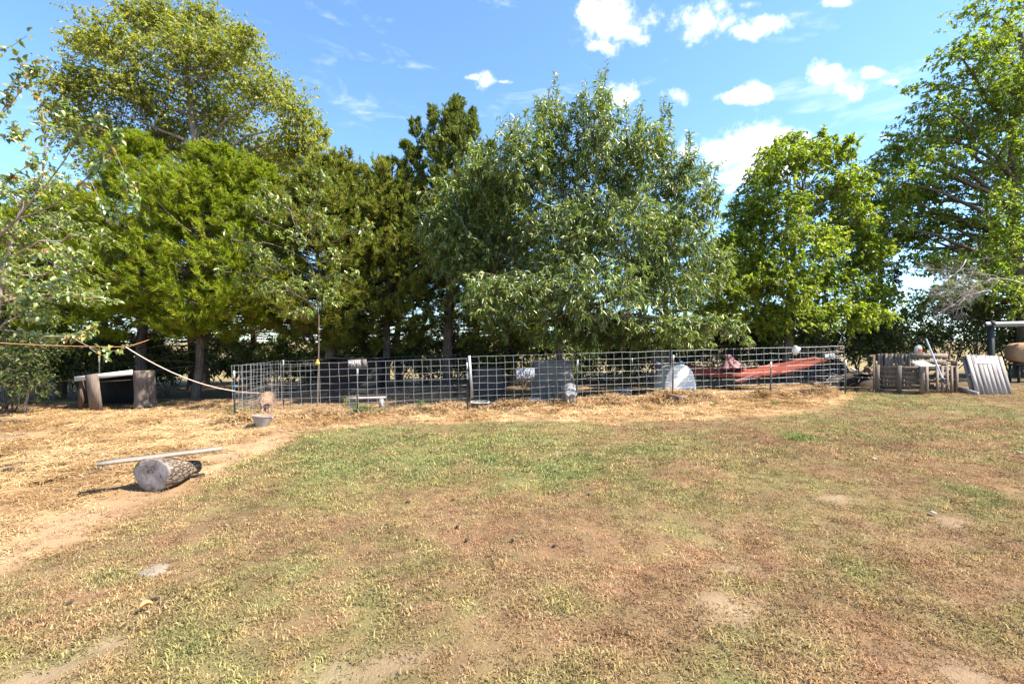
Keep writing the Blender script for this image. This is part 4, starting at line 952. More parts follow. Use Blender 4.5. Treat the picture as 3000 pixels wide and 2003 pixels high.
def lettering(text, x0, x1, z0, z1, th, y=-.0145, jit=.05):
    mb = MB(); n_ = len(text); cw = (x1 - x0) / n_
    for k, ch in enumerate(text):
        for st in GL[ch]:
            pts = [np.array([x0 + cw * k + cw * .78 * u_ + RS.uniform(-jit, jit) * cw * .4, y, z0 + (z1 - z0) * v_ + RS.uniform(-jit, jit) * (z1 - z0)]) for (u_, v_) in st]
            for a_, b_ in zip(pts[:-1], pts[1:]):
                e_ = (b_ - a_) / max(np.linalg.norm(b_ - a_), 1e-6) * th * .35; mb.beam(a_ - e_, b_ + e_, th, .003, (0, 1, 0))
    return mb
def sign(name, x0, x1, y0, y1, d_, label, mat, text, boards, box, th, yaw, lm='chalk', roll=0):
    c_ = at((x0 + x1) / 2, (y0 + y1) / 2, d_); wd = (x1 - x0) / F * d_; ht = (y1 - y0) / F * d_
    rt = root(name, c_, label, 'sign', 'hand lettered signs on the pens', rot=(0, roll, yaw))
    xx = -wd / 2
    for k, f_ in enumerate(boards):
        mb = MB(); mb.box((xx + wd * f_ / 2, 0, RS.uniform(-.003, .003) * (len(boards) > 1)), (wd * f_ - .003, .022, ht), jit=.002); bo = mb.build('board', M[mat], rt); b0_ = bo if k == 0 else b0_; xx += wd * f_
    lettering(text, -wd / 2 + wd * box[0], -wd / 2 + wd * box[1], -ht / 2 + ht * box[2], -ht / 2 + ht * box[3], th).build('lettering', M[lm], b0_)
    mb = MB()
    for sx in (-.32, .32):
        mb.tubes(np.array([[wd * sx, -.014, ht * .40], [wd * sx, -.02, ht * .47], [wd * sx, .012, ht * .56]]), np.full(3, .003), 4)
    mb.build('wire_tie', M['galv_dull'], rt)
    return rt
YAW = math.atan2(.66, 4.9)
sign('name_sign', 1020, 1073, 1053, 1077, 10.05, 'weathered wooden board sign reading MAMA', 'signwood', 'MAMA', [.71, .29], (.06, .72, .22, .90), .011, YAW, roll=-.03)
sign('name_sign', 1510, 1567, 1078, 1115, 10.62, 'grey slate coloured sign reading BACON in pale letters', 'slate', 'BACON', [1.0], (.07, .99, .22, .80), .011, YAW, roll=-.02)
sign('name_sign', 2413, 2447, 1035, 1053, 11.56, 'small wooden sign with faded white lettering beside the hammock end', 'signwood', 'WALTER', [1.0], (.05, .98, .16, .90), .010, YAW, roll=-.03)
# yellow ear tag wired to panel
c_ = at(930, 1064, 10.0); o = MB(); o.box((0, 0, 0), (.09, .006, .06)); o.box((0, 0, .05), (.05, .006, .04)); o.tubes(np.array([[0, .0, .07], [0, .01, .09], [0, .02, .1]]), np.full(3, .004), 4)
o = o.build('yellow_tag', M['yellow'], None, origin=(0, 0, 0)); o.location = c_; o.rotation_euler = (0, 0, YAW); tag(o, 'small yellow tag hanging on the wire panel left of the MAMA sign', 'tag')
# blue twine knots
for (px_i, py_i, d_, lb) in ((1930, 1065, 11.05, 'blue twine knot tied on the wire left of the white hutch'), (1995, 1061, 11.2, 'blue twine knot tied on the wire above the white hutch'), (687, 1132, 9.8, 'blue clip where the rope meets the corner post')):
    mb = MB(); c_ = at(px_i, py_i, d_); P = np.array([c_ + np.array([.05 * math.cos(a_) * (1 - a_ / 14), .012 * math.sin(a_ * 1.7), .02 * math.sin(a_)]) for a_ in np.linspace(0, 9, 16)])
    mb.tubes(P, np.full(16, .006), 5); tag(mb.build('twine_knot', M['blue'], None, True, origin=c_), lb, 'twine')

# ------------------------------------------------------------------ shelters in the pens
# black shelter
d_ = 12.6; b = onground(1022, d_); rt = root('black_shelter', b, 'low black board shelter with flat roof behind the MAMA sign', 'shelter')
x0 = (940 - 1500) / F * d_; x1 = (1106 - 1500) / F * d_; zt = at(0, 1056, d_)[2]; zb = b[2]
nb_ = 6
for k in range(nb_):
    h0 = zb + .02 + (zt - zb - .02) * k / nb_; h1 = zb + .02 + (zt - zb - .02) * (k + 1) / nb_; mb = MB(); mb.box(((x0 + x1) / 2, d_ + RS.uniform(-.004, .004), (h0 + h1) / 2), (x1 - x0, .022, h1 - h0 - .006)); mb.build('board', M['blackboard'], rt)
for xx in (x0 + .02, x1 - .02):
    mb = MB(); mb.box((xx, d_ + .52, (zb + zt) / 2), (.03, .98, zt - zb)); mb.build('side_wall', M['blackboard'], rt)
mb = MB(); mb.box(((x0 + x1) / 2, d_ + .48, zt + .03), (x1 - x0 + .16, 1.25, .035), Matrix.Rotation(R(-3), 3, 'X')); mb.build('roof', M['blackboard'], rt)
# grey plastic shelters, moulded in two halves
def hutch(name, x0, x1, ytop, ybot, d_, label, mat, taper, dep, seam=.45, rnd_=.16, open_=True):
    b = onground((x0 + x1) / 2, d_); z0 = b[2] - .02; wd = (x1 - x0) / F * d_; zt = at(0, ytop, d_)[2] - z0
    rt = root(name, b, label, 'shelter', 'plastic animal shelters in the pens')
    def ring(sx, sy, z_, n=28, pw=5):
        an = np.arange(n) / n * 2 * math.pi + .001; c_, s_ = np.cos(an), np.sin(an); r_ = (np.abs(c_) ** pw + np.abs(s_) ** pw) ** (-1 / pw)
        return np.stack([b[0] + sx * r_ * c_, b[1] + dep / 2 + sy * r_ * s_, np.full(n, z0 + z_)], -1)
    mb = MB(); hw = wd / 2; hd = dep / 2
    mb.grid(np.stack([np.concatenate([q_, q_[:1]]) for q_ in [ring(hw, hd, 0), ring(hw * .99, hd * .99, zt * seam - .02), ring(hw * .99, hd * .99, zt * seam)]])); mb.build('lower_shell', M[mat], rt, True)
    mb = MB(); rows = [ring(hw * 1.03, hd * 1.03, zt * seam), ring(hw * 1.03, hd * 1.03, zt * seam + .035), ring(hw * .985, hd * .985, zt * seam + .04)]
    for t_ in np.linspace(0, 1, 6): rows.append(ring(hw * (1 - (1 - taper) * t_ ** 1.3) * .98, hd * (1 - (1 - taper) * t_) * .98, zt * (seam + .05 + (1 - seam - .05 - rnd_ * .5) * t_)))
    for t_ in np.linspace(.2, 1, 5): rows.append(ring(hw * taper * .98 * (1 - .30 * t_ ** 2), hd * taper * .98 * (1 - .3 * t_ ** 2), zt * (1 - rnd_ * .5 + rnd_ * .5 * math.sin(t_ * 1.57)), pw=4))
    rows.append(ring(.01, .01, zt * 1.0, pw=2))
    mb.grid(np.stack([np.concatenate([q_, q_[:1]]) for q_ in rows])); mb.build('upper_shell', M[mat], rt, True)
    for k in range(5):
        xx = b[0] - hw * .7 + hw * 1.4 * k / 4; mb = MB(); mb.beam((xx, b[1] - .004, z0 + .05), (xx, b[1] - .002, z0 + zt * seam - .04), .03, .02, (0, 1, 0)); mb.build('rib', M[mat], rt)
    return rt
hutch('plastic_shelter', 1380, 1482, 1078, 1135, 12.7, 'low dark grey rounded plastic shelter right of the gate strip', 'darkplastic', .88, .9, .42)
hutch('plastic_shelter', 1556, 1688, 1057, 1150, 11.9, 'large grey plastic shelter with a seam, dappled with sunlight, behind the BACON sign', 'greyplastic', .90, 1.1, .5)
# white arched hutch
d_ = 11.75; b = onground(1994, d_); rt = root('white_hutch', b, 'white arched hutch behind the steel post in the hammock pen', 'hutch')
hw = 46 / F * d_; ht = at(0, 1070, d_)[2] - b[2] + .02; an = np.linspace(0, math.pi, 25)
arch = lambda s_, y_: np.stack([b[0] + hw * s_ * np.sign(np.cos(an)) * np.abs(np.cos(an)) ** .8, np.full(25, y_), b[2] - .02 + ht * s_ * np.abs(np.sin(an)) ** .75], -1)
mb = MB(); mb.grid(np.stack([arch(1.0, b[1]), arch(1.03, b[1] + .02), arch(1.03, b[1] + .05), arch(1.0, b[1] + .06), arch(.98, b[1] + .5), arch(.96, b[1] + .9), arch(.8, b[1] + .98), arch(.02, b[1] + 1.0)])); mb.build('shell', M['whiteplastic'], rt, True)
mb = MB(); rows = [arch(1.0, b[1] + .001)]
for s_ in (.85, .6, .3, .02): rows.append(arch(s_, b[1] - .05 * (1 - s_ ** 2)) + np.array([0, 0, 1]) * 0)
mb.grid(np.stack(rows)); P = mb.v[-1]; P[:, 1] += .018 * (vnoise(P[:, 0] * 6, P[:, 2] * 6, 1.0) - .5); mb.build('front_cover', M['whiteplastic'], rt, True)

# ------------------------------------------------------------------ red hammock
up_e = [(1898, 1062, 15.2), (1950, 1068, 14.9), (2010, 1071, 14.5), (2100, 1079, 14.0), (2200, 1082, 13.5), (2270, 1076, 13.1), (2330, 1067, 12.8), (2400, 1053, 12.4), (2428, 1047, 12.2)]
lo_e = [(1898, 1066, 15.2), (1950, 1085, 14.8), (2010, 1096, 14.3), (2100, 1104, 13.7), (2200, 1110, 13.1), (2270, 1102, 12.8), (2330, 1089, 12.55), (2400, 1066, 12.3), (2428, 1051, 12.2)]
U = np.array([at(*q_) for q_ in up_e]); Lw = np.array([at(*q_) for q_ in lo_e]); tt = np.linspace(0, 8, 49)
U = np.stack([np.interp(tt, np.arange(9), U[:, k]) for k in range(3)], -1); Lw = np.stack([np.interp(tt, np.arange(9), Lw[:, k]) for k in range(3)], -1)
for _ in range(3):
    U[1:-1] = (U[:-2] + 2 * U[1:-1] + U[2:]) / 4; Lw[1:-1] = (Lw[:-2] + 2 * Lw[1:-1] + Lw[2:]) / 4
rt = root('red_hammock', [U[24][0], U[24][1], float(gz(U[24][0], U[24][1]))], 'faded red canvas hammock slung across the pen behind wire', 'hammock')
rows = []
for s_ in np.linspace(0, 1, 9):
    row = U * (1 - s_) + Lw * s_; row = row + np.array([0, -1, 0]) * (.14 * math.sin(s_ * math.pi)) + np.array([0, 0, .006]) * np.sin(tt * 7 + s_ * 9)[:, None]; rows.append(row)
for s_ in np.linspace(1, 0, 9)[1:]:
    back = U + np.array([0, .55, 0.02]); row = back * (1 - s_) + Lw * s_ + np.array([0, .05, -.05]) * math.sin(s_ * math.pi); rows.append(row)
HR = np.stack(rows); wr = fbm(HR[..., 0] * 2.2 + HR[..., 2] * 9, HR[..., 2] * 3 + HR[..., 1], 1.6, 3) - .5; HR[..., 1] += wr * .10; HR[..., 2] += wr * .035
mb = MB(); mb.grid(HR); o = sling = mb.build('sling', M['red'], rt, True)
md = o.modifiers.new('thick', 'SOLIDIFY'); md.thickness = .006
mb = MB(); mb.tubes(np.array([U[0], U[0] + np.array([-.3, .3, .05])]), np.full(2, .008), 5); mb.tubes(np.array([U[-1], U[-1] + np.array([.3, -.1, .06])]), np.full(2, .008), 5); mb.build('cord', M['rope'], sling, True)
# bunched edge standing up and loose flap
ctr = at(2147, 1078, 13.6); n_ = 34; rows = []
for k, (r_, z_) in enumerate([(.36, 0), (.33, .05), (.26, .11), (.19, .18), (.13, .25), (.10, .31), (.085, .36), (.03, .39)]):
    an = np.arange(n_ + 1) / n_ * 2 * math.pi; rr_ = r_ * (1 + .16 * np.sin(an * 7 + k * .6) + .10 * np.sin(an * 11 + k * 1.3)); rows.append(np.stack([ctr[0] + rr_ * np.cos(an) - .02 * k, ctr[1] + rr_ * .6 * np.sin(an), ctr[2] + z_ + .02 * np.sin(an * 3 + k)], -1))
mb = MB(); mb.grid(np.stack(rows)); mb.build('bunched_cloth', M['pink'], rt, True)
f0 = at(2150, 1117, 13.0); f1 = at(2217, 1093, 12.75); rows = []
for s_ in np.linspace(-1, 1, 7):
    row = []
    for t_ in np.linspace(0, 1, 15): row.append(f0 * (1 - t_) + f1 * t_ + np.array([0, -.06 * (1 - s_ * s_), 1]) * np.array([0, 1, s_ * .055 * math.sin(math.pi * min(1, t_ * 1.02 + .0)) ** .8 - .05 * math.sin(math.pi * t_)]))
    rows.append(row)
mb = MB(); mb.grid(np.array(rows)); o = mb.build('loose_flap', M['pink'], rt, True); md = o.modifiers.new('thick', 'SOLIDIFY'); md.thickness = .008

# ------------------------------------------------------------------ plastic jugs
def jug(name, loc, h_, label, rot, lab=True, grp='white plastic jugs'):
    rt = root(name, loc, label, 'jug', grp, rot=rot); mb = MB()
    def rr(sx, sy, z_, pw=5, n=20):
        an = np.arange(n + 1) / n * 2 * math.pi; c_, s_ = np.cos(an), np.sin(an); r_ = (np.abs(c_) ** pw + np.abs(s_) ** pw) ** (-1 / pw)
        return np.stack([sx * r_ * c_, sy * r_ * s_, np.full(n + 1, z_ * h_)], -1)
    s = h_
    mb.grid(np.stack([rr(.01 * s, .01 * s, 0, 2), rr(.36 * s, .22 * s, 0.0), rr(.39 * s, .25 * s, .03), rr(.40 * s, .26 * s, .3), rr(.40 * s, .26 * s, .62), rr(.37 * s, .24 * s, .76, 4), rr(.26 * s, .18 * s, .88, 3), rr(.12 * s, .12 * s, .94, 2), rr(.10 * s, .10 * s, 1.0, 2), rr(.01 * s, .01 * s, 1.0, 2)])); mb.build('body', M['whiteplastic'], rt, True)
    mb = MB(); mb.tubes(np.array([[.12 * s, 0, .97 * s], [.26 * s, 0, 1.02 * s], [.36 * s, 0, .96 * s], [.37 * s, 0, .78 * s]]), np.full(4, .045 * s), 8); mb.build('handle', M['whiteplastic'], rt, True)
    mb = MB(); mb.lathe([(.01 * s, 1.06 * s), (.115 * s, 1.06 * s), (.115 * s, .985 * s)], 14); mb.build('cap', M['whiteplastic'], rt, True)
    if lab:
        mb = MB(); P = np.array([[[-.30 * s + .6 * s * u_, -.263 * s - .004, .08 * s + .50 * s * v_ - (.06 * s if (v_ > .9 and abs(u_ - .5) > .4) else 0)] for v_ in np.linspace(0, 1, 6)] for u_ in np.linspace(0, 1, 9)]); mb.grid(P); ol_ = mb.build('orange_label', M['orange'], rt)
        mb = MB(); mb.box((0, -.263 * s - .007, .46 * s), (.40 * s, .003, .06 * s)); mb.build('label_band', M['white'], ol_)
    return rt
jug('plastic_jug', at(2333, 1020, 11.55) + np.array([0, -.05, .04]), .20, 'white plastic jug hung upside down on the top wire above the hammock', (R(188), R(24), R(8)))

# ------------------------------------------------------------------ animals
def pig(name, loc, yaw, label, mat, scale=1.0, lying=False, head_mat=None):
    rt = root(name, loc, label, 'pig', 'pigs in the pens', rot=(0, 0, yaw))
    zb = .345 if not lying else .13
    # spine along +x (head end), y across
    V = [(-.30, 0, zb + .02), (-.16, 0, zb + .04), (0, 0, zb + .03), (.18, 0, zb + .05), (.30, 0, zb + .07), (.42, 0, zb + (.02 if not lying else -.02)), (.50, 0, zb - (.03 if not lying else .06))]
    Rd = [.095, .12, .13, .12, .095, .075, .045]; E = [(k, k + 1) for k in range(6)]
    def add(parent, pts, rads):
        last = parent
        for p_, r_ in zip(pts, rads):
            V.append(p_); Rd.append(r_); E.append((last, len(V) - 1)); last = len(V) - 1
    for sy in (-1, 1):
        if not lying:
            add(0, [(-.27, sy * .065, zb - .06), (-.24, sy * .072, .20), (-.30, sy * .07, .12), (-.285, sy * .068, .0)], [.07, .042, .026, .024])
            add(3, [(.20, sy * .07, zb - .07), (.20, sy * .07, .15), (.205, sy * .07, .0)], [.06, .036, .024])
        else:
            add(0, [(-.22, sy * .12, .09), (-.10, sy * .15, .05), (-.20, sy * .16, .03)], [.075, .04, .026])
            add(3, [(.24, sy * .11, .07), (.32, sy * .12, .035)], [.05, .026])
    me = bpy.data.meshes.new('body'); me.from_pydata([tuple(c * scale for c in v_) for v_ in V], E, []); o = child('body', me, rt); me.materials.append(M[mat])
    o.modifiers.new('skin', 'SKIN')
    sv = me.skin_vertices[0].data
    for k, r_ in enumerate(Rd): sv[k].radius = (r_ * scale, r_ * scale)
    sv[0].use_root = True
    md = o.modifiers.new('sub', 'SUBSURF'); md.levels = 2; md.render_levels = 2; o.modifiers['skin'].use_smooth_shade = True
    s = scale; hm = M[head_mat or mat]
    for sy in (-1, 1):
        mb = MB(); c_ = np.array([.37, sy * .06, zb + .10]) * s; mb.addv([c_ + np.array([-.03, 0, 0]) * s, c_ + np.array([.03, sy * .01, 0]) * s, c_ + np.array([.05, sy * .075, .03]) * s, c_ + np.array([0, sy * .03, .018]) * s], None, [(0, 1, 3), (1, 2, 3), (2, 0, 3), (0, 2, 1)]); mb.build('ear', M['hide_grey'] if head_mat else hm, rt)
    mb = MB(); mb.lathe([(.001, .02), (.04, .018), (.043, 0), (.04, -.02)], 12, np.array([.545, 0, zb - .035 - (.04 if lying else 0)]) * s, Matrix.Rotation(R(90), 3, 'Y')); mb.build('snout', hm, rt, True)
    if head_mat:
        mb = MB(); mb.lathe([(.05, .20), (.088, .12), (.105, .02), (.10, -.05)], 14, np.array([.36, 0, zb + .03]) * s, Matrix.Rotation(R(92), 3, 'Y')); mb.build('dark_head', hm, rt, True)
    t0 = np.array([-.37, 0, zb + .08]) * s; mb = MB(); mb.tubes(np.array([t0, t0 + np.array([-.05, .01, .0]) * s, t0 + np.array([-.075, .03, -.07]) * s, t0 + np.array([-.07, .035, -.14]) * s]), np.array([.016, .012, .009, .004]) * s, 6); mb.build('tail', hm, rt, True)
    # coarse hair
    n_ = 420; th = RS.rand(n_) * math.pi * 1.5 - math.pi * .25; xx = RS.uniform(-.36, .32, n_); rad_ = np.interp(xx, [-.36, -.3, -.16, 0, .2, .32], [.04, .095, .12, .13, .12, .09])
    p = np.stack([xx, rad_ * np.cos(th) * .98, zb + .03 + rad_ * np.sin(th) * .98], -1) * s; od = np.stack([np.full(n_, -.5), np.cos(th), np.sin(th) * .6 - .5], -1)
    hb = MB(); leaves(hb, p, od, rdir(n_), .07 * s, .006, 0, .1); hb.build('bristles', hm if not head_mat else M[mat], rt)
    return rt
p = onground(783, 10.75); p[2] = float(gsurf(p[0], p[1])); pig('pig', p, R(112), 'tan pig standing with its rump turned, behind the corner netting near the bucket', 'hide_tan', 1.08)
pig('pig', onground(1672, 11.1), R(84), 'shaggy grey pig standing rump first beside the steel post and grey shelter', 'hide_grey', 1.06)
pig('pig', onground(1562, 11.35), R(-8), 'grey pig with dark head lying in straw below the BACON sign', 'hide_grey', .62, True, 'hide_dark')
pig('pig', onground(1822, 12.9), R(-20), 'pale pig lying in shade left of the wooden trough', 'hide_grey', .66, True)

# ------------------------------------------------------------------ troughs, boards and tub
def boxthing(name, parts, base, label, cat, grp=None):
    rt = root(name, base, label, cat, grp)
    for (nm, args, mat) in parts:
        mb = MB(); mb.beam(*args[0], **args[1]); mb.build(nm, M[mat], rt)
    return rt
t0 = at(1852, 1136, 12.4); t1 = at(1984, 1168, 10.85); t0[2] = gz(t0[0], t0[1]) + .11; t1[2] = gz(t1[0], t1[1]) + .11
ax = norm(t1 - t0); sdv = np.array([-ax[1], ax[0], 0])
if sdv[0] < 0: sdv = -sdv
boxthing('feed_trough', [('side_board', ((t0, t1, .035, .20), {}), 'brownboard'), ('side_board', ((t0 + sdv * .32, t1 + sdv * .32, .035, .19), {}), 'brownboard'), ('bottom_board', ((t0 + sdv * .16 - np.array([0, 0, .08]), t1 + sdv * .16 - np.array([0, 0, .08]), .28, .025), {}), 'brownboard'),
                         ('end_board', ((t0 + sdv * .018 - ax * .016, t0 + sdv * .302 - ax * .016, .03, .18), {}), 'greywood'), ('end_board', ((t1 + sdv * .018 + ax * .016, t1 + sdv * .302 + ax * .016, .03, .18), {}), 'greywood'), ('cross_slat', ((t0 + ax * .9 - sdv * .02 + np.array([0, 0, .115]), t0 + ax * .9 + sdv * .34 + np.array([0, 0, .115]), .07, .02), {}), 'greywood')],
         t0 * np.array([1, 1, 0]) + np.array([0, 0, float(gz(t0[0], t0[1]))]), 'long brown wooden feed trough in straw left of the white hutch', 'trough')
p = gp(2035, 1172); o = MB(); o.beam(at(1952, 1153, 10.75), at(2004, 1163, 10.6), .10, .022, nseg=3, jit=.004); o = o.build('loose_board', M['greywood'], None, origin=at(1978, 1158, 10.7)); tag(o, 'short weathered board lying at the foot of the post by the white hutch', 'board')
c0 = at(1018, 1167, 11.35); c1 = at(1132, 1163, 11.5); rt = root('plank_bench', [c0[0], c0[1], float(gsurf(c0[0], c0[1]))], 'low plank resting on short wooden blocks by the green weeds', 'bench')
mb = MB(); mb.beam(c0, c1, .20, .035, nseg=3, jit=.003); mb.build('plank', M['palewood'], rt)
for (px_i, lb) in ((1119, 0), (1034, 1)):
    x_ = (px_i - 1500) / F * 11.44; zt_ = at(0, 1166, 11.44)[2] - .012; zb_ = float(gz(x_, 11.44)) - .03; mb = MB(); mb.box((x_, 11.44, (zt_ + zb_) / 2), (.10, .14, zt_ - zb_), jit=.004); mb.build('block', M['palewood'], rt)
d_ = 10.75; b = onground(1405, d_); rt = root('plastic_tub', b, 'clear grey plastic tub behind the wire by the gate strip', 'tub'); mb = MB(); hw = 27 / F * d_; ht = .19
def sq(sx, sy, z_, n=24, pw=6):
    an = np.arange(n + 1) / n * 2 * math.pi; c_, s_ = np.cos(an), np.sin(an); r_ = (np.abs(c_) ** pw + np.abs(s_) ** pw) ** (-1 / pw); return np.stack([b[0] + sx * r_ * c_, b[1] + .16 + sy * r_ * s_, np.full(n + 1, b[2] + z_)], -1)
mb.grid(np.stack([sq(.01, .01, .02), sq(hw * .86, .13, .02), sq(hw * .86, .13, 0), sq(hw * .97, .155, ht)])); mb.grid(np.stack([sq(hw * .85, .125, .03), sq(hw * .955, .15, ht)])); mb.build('body', M['greyplastic'], rt, True)
mb = MB(); mb.grid(np.stack([sq(hw * .955, .15, ht), sq(hw * 1.03, .17, ht + .002), sq(hw * 1.03, .17, ht - .02)])); mb.build('rim', M['whiteplastic'], rt, True)

# ------------------------------------------------------------------ weeds in front of the fence
def weed(px_i, py_i, wd, ht, n, label, dry=0.0):
    b = gp(px_i, py_i); b[2] = float(gsurf(b[0], b[1])); mb = MB(); k = n
    s_ = b + np.stack([RS.normal(0, wd * .22, k), RS.normal(0, wd * .18, k), np.full(k, -.02)], -1); d = rdir(k) * np.array([1, 1, .2]); L = ht * RS.uniform(.45, 1.15, k)
    e = s_ + d * (L * .7)[:, None] + np.array([0, 0, 1]) * (L * .75)[:, None]; m_ = s_ + d * (L * .2)[:, None] + np.array([0, 0, 1]) * (L * .75)[:, None]; P = bez(s_, m_, e, 4)
    sd = norm(np.cross(P[:, -1] - P[:, 0], np.array([0, 0, 1.0]))) * .006
    v = np.stack([P[:, 0] - sd, P[:, 0] + sd, P[:, 1] - sd, P[:, 1] + sd, P[:, 2] - sd * .7, P[:, 2] + sd * .7, P[:, 3]], 1).reshape(-1, 3); bb = np.arange(k)[:, None] * 7
    rn = np.clip(RS.rand(k) * .8 + dry, 0, 1); mb.addv(v, np.concatenate([bb + np.array([0, 1, 3, 2]), bb + np.array([2, 3, 5, 4])]), bb + np.array([4, 5, 6]), np.repeat(rn, 7))
    rt = root('weed_clump', b, label, 'weeds', 'weed clumps along the fence'); mb.build('blades', M['weed'], rt, False, True); return rt
weed(1062, 1214, .42, .30, 420, 'largest green weed clump in front of the plank bench'); weed(1100, 1216, .45, .22, 260, 'green weed clump right under the plank end'); weed(1240, 1205, .25, .24, 200, 'small green weed clump between the plank bench and the gate strip')
weed(700, 1232, .45, .22, 220, 'dry brown grass clump at the foot of the corner post', .5); weed(1030, 1190, .3, .35, 160, 'dry grass tuft poking through the wire below the MAMA sign', .45); weed(2090, 1190, .12, .13, 60, 'small dark green weed in the straw below the hammock'); weed(1950, 1186, .2, .10, 80, 'low green weed at the foot of the hutch post'); weed(2272, 1184, .2, .12, 90, 'low green weed beside the post in front of the hammock')
weed(2345, 1285, .5, .10, 260, 'bluish green grass tuft standing out in the lawn')

# ------------------------------------------------------------------ bucket
b = gp(766, 1252); b[2] = float(gsurf(b[0], b[1])) - .005; rt = root('metal_bucket', b, 'dented flared metal bucket with rusty inside in front of the pen corner', 'bucket', rot=(R(-4), R(4), 0))
h_ = .255; mb = MB(); mb.lathe([(.001, 0.0), (.088, 0.0), (.092, .012), (.10, .03), (.155, .13), (.196, h_ - .02)], 48, rib=.013, ribs=24); ow_ = mb.build('outer_wall', M['zinc'], rt, True)
mb = MB(); mb.lathe([(.001, .02), (.08, .02), (.092, .035), (.148, .13), (.192, h_ - .012)], 40); mb.build('inside', M['rust'], rt, True)
mb = MB(); mb.lathe([(.192, h_ - .012), (.198, h_ - .004), (.207, h_ - .004), (.210, h_ - .014), (.203, h_ - .022), (.195, h_ - .02)], 40); mb.build('rim', M['zinc'], ow_, True)
mb = MB()
for sx in (-1, 1): mb.box((sx * .202, 0, h_ - .05), (.012, .05, .04))
mb.build('ear_plate', M['zinc'], ow_)

# ------------------------------------------------------------------ log with plank on top
m, t, out = newmat('log_end'); tc_ = t.add('ShaderNodeTexCoord'); v_ = tc_.outputs['Object']
wv = t.add('ShaderNodeTexWave', wave_type='RINGS', rings_direction='Z'); t.put(wv.inputs['Vector'], v_); wv.inputs['Scale'].default_value = 14; wv.inputs['Distortion'].default_value = 2.2; wv.inputs['Detail'].default_value = 4
n_ = t.noise(v_, 7, 5, .6); vo = t.add('ShaderNodeTexVoronoi', feature='DISTANCE_TO_EDGE'); t.put(vo.inputs['Vector'], t.vmath('ADD', v_, t.vmath('SCALE', n_.outputs['Color'], scale=.12))); vo.inputs['Scale'].default_value = 4.2
crk = t.smooth(t.math('ADD', vo.outputs[0], t.math('MULTIPLY', t.math('SUBTRACT', n_.outputs['Fac'], .5), .06)), .0, .014)
c = t.mix(t.math('MULTIPLY', wv.outputs['Fac'], .10), t.ramp(n_.outputs['Fac'], [(.3, (.11, .088, .076)), (.5, (.20, .168, .148)), (.7, (.33, .29, .265))]), (.17, .135, .115, 1)); c = t.mix(t.math('SUBTRACT', 1.0, crk), c, (.075, .058, .05, 1))
bs = pbsdf(t, c, .9, 0, t.math('ADD', t.math('MULTIPLY', crk, 2.0), t.math('MULTIPLY', wv.outputs['Fac'], .15)), .6, .006, .15); t.put(out.inputs[0], bs.outputs[0]); M['log_end'] = m
m, t, out = newmat('log_bark'); tc_ = t.add('ShaderNodeTexCoord'); mp_ = t.add('ShaderNodeMapping'); t.put(mp_.inputs[0], tc_.outputs['Object']); mp_.inputs['Scale'].default_value = (16, 16, 7)
vo = t.add('ShaderNodeTexVoronoi', feature='DISTANCE_TO_EDGE'); t.put(vo.inputs['Vector'], mp_.outputs[0]); vo.inputs['Scale'].default_value = 1.6; n_ = t.noise(tc_.outputs['Object'], 14, 5, .65)
c = t.mix(t.smooth(vo.outputs[0], 0, .16), (.07, .05, .035, 1), t.ramp(n_.outputs['Fac'], [(.3, (.12, .085, .06)), (.5, (.21, .155, .115)), (.72, (.31, .245, .19))])); bs = pbsdf(t, c, .95, 0, t.math('ADD', t.smooth(vo.outputs[0], 0, .2), n_.outputs['Fac']), .9, .015, .1); t.put(out.inputs[0], bs.outputs[0]); M['log_bark'] = m
bc = np.array([-4.11, 5.20, .085]); ec = np.array([-4.02, 5.76, .025]); ax = norm(ec - bc); ln = np.linalg.norm(ec - bc)
rotq = Vector(ax).to_track_quat('Z', 'Y').to_matrix()
rt = root('log_stump', bc, 'short sawn log with cracked grey cut face lying under the plank', 'log'); rt['_frame'] = 1; rt.rotation_euler = rotq.to_euler()
n = 44; an = np.arange(n + 1) / n * 2 * math.pi
def lr(s_): return np.interp(s_, [0, .12, .3, .5, .7, .88, 1.0], [.202, .196, .185, .160, .118, .092, .094])
rows = []
for s_ in np.linspace(0, 1, 15):
    rr_ = lr(s_) * (1 + .07 * np.sin(an * 2 + 1.0) + .045 * np.sin(an * 3 + .5) + .035 * np.sin(an * 5 + s_ * 3) + .02 * np.sin(an * 13 + s_ * 9) + (.012 * RS.normal(size=n + 1) if 0 < s_ < 1 else 0)); rr_[-1] = rr_[0]
    rows.append(np.stack([rr_ * np.cos(an) * 1.12, rr_ * np.sin(an) * .97, np.full(n + 1, s_ * ln)], -1))
mb = MB(); mb.grid(np.stack(rows)); mb.build('bark', M['log_bark'], rt, True)
face = rows[0].copy()
mb = MB(); mb.grid(np.stack([face * np.array([1, 1, 1]) + np.array([0, 0, .001]), face * .985 + np.array([0, 0, -.008]), face * .9 + np.array([0, 0, -.012]), face * .55 + np.array([0, 0, -.012]), face * .25 + np.array([0, 0, -.009]), face * .002 + np.array([0, 0, -.008])])); mb.build('cut_face', M['log_end'], rt, True)
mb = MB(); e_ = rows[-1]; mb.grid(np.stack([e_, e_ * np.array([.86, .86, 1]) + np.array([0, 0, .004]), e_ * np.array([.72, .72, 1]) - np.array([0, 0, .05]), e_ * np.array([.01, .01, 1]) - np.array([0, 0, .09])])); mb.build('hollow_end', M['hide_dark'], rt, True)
mb = MB(); mb.beam((-4.615, 5.06, .246), (-3.685, 5.795, .252), .16, .03, nseg=7, jit=.005); o = mb.build('loose_plank', M['whiteboard'], None, origin=(-4.15, 5.4, .29)); tag(o, 'pale grey plank balanced across the top of the log', 'plank')
